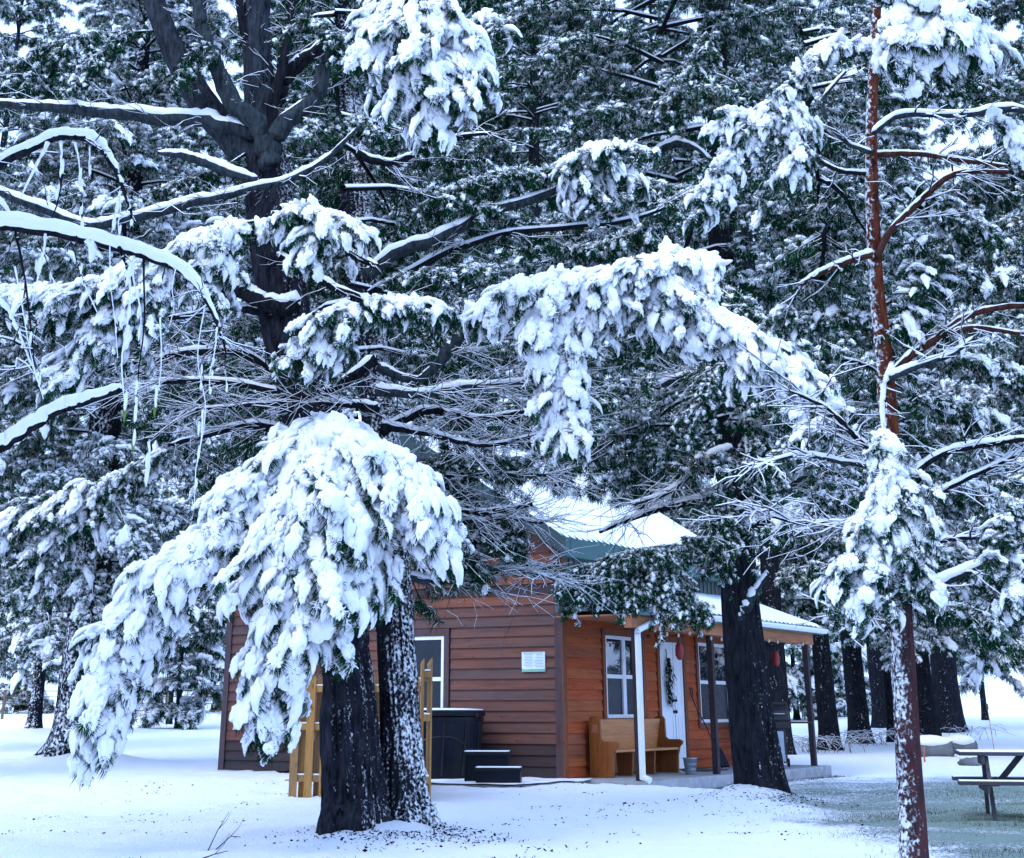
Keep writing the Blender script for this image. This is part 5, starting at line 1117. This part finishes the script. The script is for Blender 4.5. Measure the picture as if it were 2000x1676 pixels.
# --- bare tree off the left edge with arching limbs bent down by snow
bt = empty('bare_tree'); tag(bt, 'bare tree at the left edge with snow covered arching branches', 'tree')
BY = 8.6
link('trunk', trunk_mesh([(-4.1, 8.9, -.25), (-4.05, 8.8, 1.5), (-4.1, 8.7, 3.2), (-4.2, 8.6, 5.0)], [.17, .13, .11, .07], 120, 40, M['bark_dark'], .12, 31, .3), bt)
TWG = Sticks(); BW = M['wood_branch']
def arch(rows, seed, snow=2.2, Y=BY): return plimb(bt, [(r[0], r[1], r[2] * .8, *r[3:]) for r in rows], Y, BW, snow * 1.5, seed, n=40, wob=.14, twig=(TWG, 3.5, .35))
a0 = project(np.array([-4.08, 8.75, 2.6])); 
arch([(a0[0], a0[1], 40, 8.7), (-200, 420, 34), (-60, 350, 26), (40, 300, 23), (100, 272, 21), (160, 268, 20), (200, 285, 18), (225, 330, 14), (240, 370, 10), (256, 420, 6)], 71, 1.5)
a1 = project(np.array([-4.06, 8.8, 1.9]))
arch([(a1[0], a1[1], 44, 8.8), (-250, 480, 38), (-80, 440, 32), (40, 445, 28), (150, 462, 26), (250, 485, 24), (330, 515, 20), (385, 560, 16), (415, 610, 12), (432, 655, 7), (442, 690, 4)], 72, 1.5)
arch([(a1[0], a1[1] + 60, 40, 8.8), (-220, 980, 34), (-80, 915, 30), (0, 872, 28), (60, 836, 26), (120, 802, 24), (180, 780, 22), (240, 758, 16)], 73, 1.1, 9.2)
arch([(a0[0], a0[1] - 20, 30, 8.7), (-120, 250, 20), (-60, 320, 14), (0, 395, 9), (25, 440, 7), (50, 560, 5), (70, 740, 3)], 74, 1.5)
arch([(a1[0], a1[1] + 20, 20, 8.8), (-100, 520, 12), (0, 590, 9), (30, 640, 8), (55, 700, 6), (75, 750, 4)], 75, 1.6)
def hang(x0, y0, x1, y1, w, seed, knobs=0, leaf=False, Y=BY):
    o = plimb(bt, [(x0, y0, w), ((x0 * 2 + x1) / 3 + (y1 - y0) * .03 * math.sin(seed), (y0 * 2 + y1) / 3, w * .62), ((x0 + x1 * 2) / 3 - (y1 - y0) * .04 * math.cos(seed * 2), (y0 + y1 * 2) / 3, w * .5), (x1, y1, w * .3)], Y - .02, M['snow'] if seed % 3 else BW, 1.2, seed, n=14, wob=.25, name='hanging_twig')
    R = np.random.default_rng(seed)
    for k in range(knobs):
        u = R.uniform(.25, 1); c, rr_ = wp(x0 + (x1 - x0) * u, y0 + (y1 - y0) * u, Y - .02, w * 1.7 + 2); V = []; Fc = []; Mi = []
        blob(V, Fc, Mi, c, (rr_ * .6, rr_ * .6, rr_ * 2.6 * R.uniform(.5, 1.3)), R, 2, .5); link('snow_knob', array_mesh(np.array(V), np.array(Fc), np.zeros(len(Fc), int), [M['snow']], True), o)
    if leaf:
        c, rr_ = wp(x1, y1 - 10, Y, 9); MB().add([c, c + np.array([rr_, 0, -.04]), c + np.array([0, .01, -.11]), c + np.array([-rr_, 0, -.05])], [(0, 1, 2, 3)]).build('dry_leaf', M['leaf'], o)
for a in [(95, 280, 42, 385, 10, 1, 0), (118, 275, 122, 340, 7, 2, 1), (122, 340, 98, 435, 6, 3, 2), (146, 280, 162, 372, 5, 4, 2), (176, 285, 176, 345, 4, 5, 1), (158, 395, 160, 450, 6, 6, 2), (236, 375, 218, 455, 6, 7, 2), (234, 380, 234, 470, 4, 8, 1), (256, 420, 258, 455, 5, 9, 1),
          (90, 455, 60, 600, 6, 10, 0), (170, 470, 200, 505, 13, 11, 1), (235, 480, 262, 560, 10, 12, 1), (262, 500, 275, 650, 6, 13, 2), (255, 520, 245, 800, 6, 14, 5, True), (280, 500, 262, 860, 5, 15, 6, True), (312, 620, 304, 790, 4, 16, 3, True), (424, 640, 410, 770, 4, 17, 3), (440, 690, 443, 760, 3, 18, 1), (400, 600, 385, 900, 3, 19, 3), (30, 520, 85, 780, 4, 20, 3), (75, 470, 110, 560, 5, 21, 0), (290, 860, 285, 950, 6, 22, 3), (395, 800, 380, 985, 4, 23, 3), (135, 460, 190, 610, 4, 24, 1), (345, 520, 330, 640, 3, 25, 1), (215, 475, 230, 700, 3, 26, 2)]:
    hang(a[0], a[1], a[2], a[3], a[4], 300 + a[5], a[6], len(a) > 7)

TWG.build('twigs', bt, BW, 1.3)

# --- pines behind: trunk foot by pixel and distance
def foot(px, Y): d = ray(px, 1450); return d[0] / d[1] * Y
G1 = 'pines standing behind the cabin'
pine('stout black pine trunk plastered with snow at the far left', LEFT_TREE[0], LEFT_TREE[1], 24, 4.0, 5.2, .47, 101, WHITE, 1.0, .8, 5, bark='bark_left', rings=240, sides=70)
pine('thinner snow flecked pine beyond the stout left trunk', THIN_LEFT[0], THIN_LEFT[1], 21, 3.2, 4.6, .30, 102, WHITE, 1.7, .8, 5, bark='bark_left')
for lab, x, Y, h, zb, R0, tr, sd, mw, ts in [
    ('tall pine rising behind the cabin left of the ridge', -4.2, 39.5, 27, 5.5, 5.0, .38, 111, BACK, 1.5),
    ('tall pine rising behind the cabin roof in the middle', 1.25, 40., 29, 6.0, 4.8, .40, 112, DARKB, 1.5),
    ('tall pine behind the right end of the porch roof', foot(1525, 41), 41, 27, 4.2, 4.6, .36, 113, BACK, 1.5),
    ('pine trunk nearest right of the last porch post', foot(1622, 44.5), 44.5, 26, 4.0, 4.6, .36, 114, BACK, 1.55),
    ('second pine trunk right of the porch with brambles at its foot', foot(1682, 48.5), 48.5, 25, 4.4, 4.8, .42, 115, WHITE, 1.6),
    ('thin pine trunk just left of the red pine', foot(1742, 49), 49, 23, 5., 3.8, .16, 116, BACK, 1.6),
    ('left one of the close pair of trunks beyond the logs', foot(1818, 47), 47, 25, 3.4, 5.0, .38, 117, WHITE, 1.6),
    ('wide right one of the close pair of trunks beyond the logs', foot(1858, 56), 56, 26, 4.4, 5.4, .62, 118, BACK, 1.75),
    ('pine in the back row at the upper left', -12.2, 47., 27, 5, 5.2, .36, 121, BACK, 1.7),
    ('pine at the left margin behind the arching branches', -15.5, 44., 25, 4.6, 5.2, .36, 122, BACK, 1.6),
    ('pine in the back row between the two tall ones behind the cabin', -1.2, 52., 31, 7, 5.6, .4, 123, BACK, 1.8),
    ('pine in the back row over the porch roof', 6.5, 54., 30, 6, 5.6, .4, 124, DARKB, 1.8),
    ('pine at the right edge whose crown hangs over the picnic table', 14.2, 33.5, 24, 5.6, 5.2, .36, 126, BACK, 1.35),
    ('pine in the back row at the right margin', 19.5, 46., 26, 5.5, 5.4, .38, 127, BACK, 1.6),
    ('snow laden pine leaning in from the left edge', -11.9, 27.5, 20, 3.6, 4.6, .3, 128, WHITE, 1.2),
    ('slim pine beyond the gap between stout trunk and cabin', -13.2, 66., 24, 3.4, 5.0, .14, 129, WHITE, 1.9),
    ('tall pine far back at the top left', -18.2, 70., 36, 8, 6.2, .3, 130, BACK, 2.2),
    ('tall pine far back behind the fork of the big pine', -11.3, 72., 37, 9, 6.4, .3, 131, BACK, 2.2),
    ('tall pine far back above the cabin roof', 4.4, 73., 37, 9, 6.4, .3, 132, BACK, 2.2),
    ('pine in the back row at the upper right', 14.5, 60., 27, 6, 5.6, .4, 125, BACK, 1.95)]:
    pine(lab, x, Y, h, zb, R0, tr, sd, mw, ts * .68, .95 + .2 * (sd % 3), 6, group=G1, dens=1.3)
# the stand goes on behind the photographer and shades the foreground
for lab, x, Y, h, zb, R0, tr, sd in [('pine behind the photographer on the left', -5.2, 3.6, 17, 6., 4.2, .3, 151), ('pine right behind the photographer', .6, -5., 18, 6., 4.4, .3, 152), ('pine left of the photographer beside the bare tree', -9.4, 9.4, 15, 5., 3.8, .28, 153), ('pine behind the photographer on the right', 5.6, -1.5, 17, 6., 4.0, .3, 154)]:
    pine(lab, x, Y, h, zb, R0, tr, sd, BACK, 2.2, 1.0, 5, group='pines behind the photographer', margin=1e7, dens=.7, rings=40, sides=16, keep=lambda P, x, y: ~((project(P)[2] > .2) & (x > -30) & (x < 2030) & (y > -30) & (y < 1700)))
# smaller snowy conifers along the field edge
G2 = 'snowy young conifers along the field'
for k, (px, Y, h, lab) in enumerate([(345, 62, 9, 'snowy young pine in the gap between stout trunk and cabin'), (255, 80, 12, 'distant white conifer above the field fence right of the stout trunk'), (25, 84, 12, 'distant white conifer at the very left above the field'), (410, 86, 13, 'distant white conifer just left of the cabin corner'),
                                     (1560, 70, 10, 'young snowy conifer seen through the open end of the porch'), (1650, 74, 11, 'young snowy conifer between the trunks right of the porch'), (1770, 82, 12, 'distant conifer behind the red pine trunk'), (1930, 66, 15, 'snowy conifer behind the picnic table'), (2030, 60, 19, 'conifer at the right edge behind the picnic table'), (2185, 38, 9, 'young conifer just outside the right edge facing the porch'), (2340, 43, 11, 'second young conifer outside the right edge facing the porch')]):
    pine(lab, foot(px, Y), Y, h, .9 if k not in (7, 8) else 3.0, h * .27, .16, 140 + k, WHITE, 1.7 + Y * .006, .7, 5, group=G2, rings=40, sides=16, name='young_conifer', margin=1e7 if px > 2100 else 420)

# ------------------------------------------------------------------ small growth: grass, brambles, stems, fallen sticks
def blades():
    R = np.random.default_rng(8); n = 60000; V = []; 
    x = R.uniform(2.4, 9.5, n); y = R.uniform(13.5, 27, n); k = fbm(np.stack([x * .5, y * 1.1, 0 * x], -1), 77, 3); dens = np.clip((k + .06) * 4.5, 0, 1) * sstep(2.6, 5, x) * (1 - sstep(23.5, 26, y))
    c, s = math.cos(CA), math.sin(CA); lx = (x - CC[0]) * c + (y - CC[1]) * s; ly = -(x - CC[0]) * s + (y - CC[1]) * c
    strip_ = (ly > -2.05) & (ly < -1.63) & (lx > 2) & (lx < 8.6); ok = ((R.random(n) < dens) & (ly < -1.66)) ; x, y = x[ok], y[ok]
    n2 = 5000; lx2 = R.uniform(1.8, 8.6, n2); ly2 = -1.64 - np.abs(R.normal(size=n2)) * .16; x = np.concatenate([x, CC[0] + lx2 * c - ly2 * s]); y = np.concatenate([y, CC[1] + lx2 * s + ly2 * c])
    ut = R.uniform(-.9, 1., 2500), R.uniform(-.55, .65, 2500); ca, sa = math.cos(math.radians(-13)), math.sin(math.radians(-13)); x = np.concatenate([x, 6.62 + ut[0] * ca - ut[1] * sa]); y = np.concatenate([y, 19.75 + ut[0] * sa + ut[1] * ca])
    z = tz(x, y) - .10 * 0 - .03; n = len(x); h = R.uniform(.015, .055, n); a = R.random(n) * 6.28; w = R.uniform(.003, .006, n); ln = R.normal(size=(n, 2)) * .03
    p = np.stack([x, y, z], 1); d = np.stack([np.cos(a) * w, np.sin(a) * w, 0 * a], 1); t = p + np.stack([ln[:, 0], ln[:, 1], h + .02], 1)
    Vv = np.stack([p - d, p + d, t], 1).reshape(-1, 3); Fv = np.arange(3 * n).reshape(-1, 3)
    tag(link('grass', array_mesh(Vv, Fv, np.zeros(n, int), [M['grass']])), 'short green grass poking through thin snow on the lawn', 'grass', kind='stuff')
blades()
def litter():
    R = np.random.default_rng(18); xs, ys = [], []
    for cx, cy, m, sd in ((TWIN[0] + .2, TWIN[1] - .35, 1100, .42), (PORCH_TREE[0], PORCH_TREE[1] - .3, 420, .4)):
        a = R.random(m) * 6.28; rd = .35 + np.abs(R.normal(size=m)) * sd; xs.append(cx + np.cos(a) * rd); ys.append(cy + np.sin(a) * rd * .8)
    for k in range(80):      # loose clumps shaken down from the boughs
        m = R.integers(3, 22); cx, cy = R.uniform(-5.5, 4.5), R.uniform(12.5, 26); xs.append(cx + R.normal(size=m) * .22); ys.append(cy + R.normal(size=m) * .16)
    x = np.concatenate(xs); y = np.concatenate(ys)
    ok = y < 26.5; x, y = x[ok], y[ok]; n = len(x); a = R.random(n) * 6.28; l = R.uniform(.006, .028, n); w = R.uniform(.002, .005, n); z = tz(x, y) + .016 + .03 * fbm(np.stack([x * 2.2, y * 2.2, 0 * x], -1), 31, 3) * 2
    c = np.stack([x, y, z], 1); u = np.stack([np.cos(a) * l, np.sin(a) * l, R.normal(size=n) * .006], 1); v = np.stack([-np.sin(a) * w, np.cos(a) * w, R.normal(size=n) * .004 + .004], 1)
    V = np.stack([c - u, c + v, c + u, c - v], 1).reshape(-1, 3); tag(link('needle_litter', array_mesh(V, np.arange(4 * n).reshape(-1, 4), np.zeros(n, int), [M['bark_dark']])), 'dark needles and bark crumbs scattered over the snow', 'litter', kind='stuff')
litter()
def bramble(px, py, Y, wd, ht, n, seed, label):
    R = np.random.default_rng(seed); p = at(px, py, Y); z = float(tz(p[0], p[1])); t = empty('bramble', (p[0], p[1], z)); tag(t, label, 'shrub', 'brambles under the trees'); St = Sticks()
    for k in range(n):
        a = np.array([p[0] + R.normal() * wd * .4, p[1] + R.normal() * .4, z - .05]); d = np.array([R.normal() * .6, R.normal() * .4, 1.]); 
        for q in range(5):
            b = a + d * ht * .28 * R.uniform(.6, 1.2); St.add(a[None], b[None], .008, .006); a = b; d = d + np.array([R.normal() * .45, R.normal() * .3, -.42])
    o = St.build('canes', t, M['straw'], .9); o.matrix_parent_inverse = Matrix.Translation((-p[0], -p[1], -z))
bramble(1600, 1455, 43, 1.5, .9, 46, 1, 'snow dusted bramble patch right of the last porch post'); bramble(1720, 1450, 47, 1.4, .9, 36, 2, 'bramble patch beside the thin trunk left of the red pine'); bramble(340, 1372, 68, 6, 1.1, 50, 3, 'dry weeds along the far field edge left of the cabin'); bramble(1905, 1418, 50, .8, 1.0, 12, 4, 'few bare stems beside the wide trunk on the right')
def stick(rows, label, w=.006):
    P = [];
    for px, py, up in rows:
        d = ray(px, py); t = (-.13 - CH) / d[2]; q = np.array([0, 0, CH]) + d * t; q[2] = float(tz(q[0], q[1])) + up; P.append(q)
    t = empty('fallen_twig', P[0]); tag(t, label, 'twig', 'fallen twigs on the snow')
    MB().tube(np.array(P) - P[0], np.linspace(w, w * .4, len(P)), 6).build('stem', M['bark_dark'], t, True)
    q = (P[len(P) // 2] - P[0]); MB().tube([q, q + np.array([.06, .1, .07]), q + np.array([.1, .16, .16])], [w * .6, w * .4, w * .2], 5).build('side_twig', M['bark_dark'], t, True)
stick([(385, 1672, .01), (420, 1662, .02), (445, 1655, .015)], 'dark twig lying on the snow at the bottom edge'); stick([(405, 1655, 0), (425, 1635, .09), (445, 1622, .18)], 'upright bent twig poking out of the snow at the bottom'); stick([(420, 1652, 0), (450, 1640, .06), (470, 1640, .05)], 'thin curved twig beside the upright bent one')
stick([(462, 1518, .01), (490, 1513, .03), (512, 1518, .01)], 'bent stick on the snow below the cabin left corner', .016); stick([(545, 1524, .01), (560, 1523, .01), (580, 1521, .01)], 'short stick on the snow at the foot of the fence', .014)
finish_tufts()
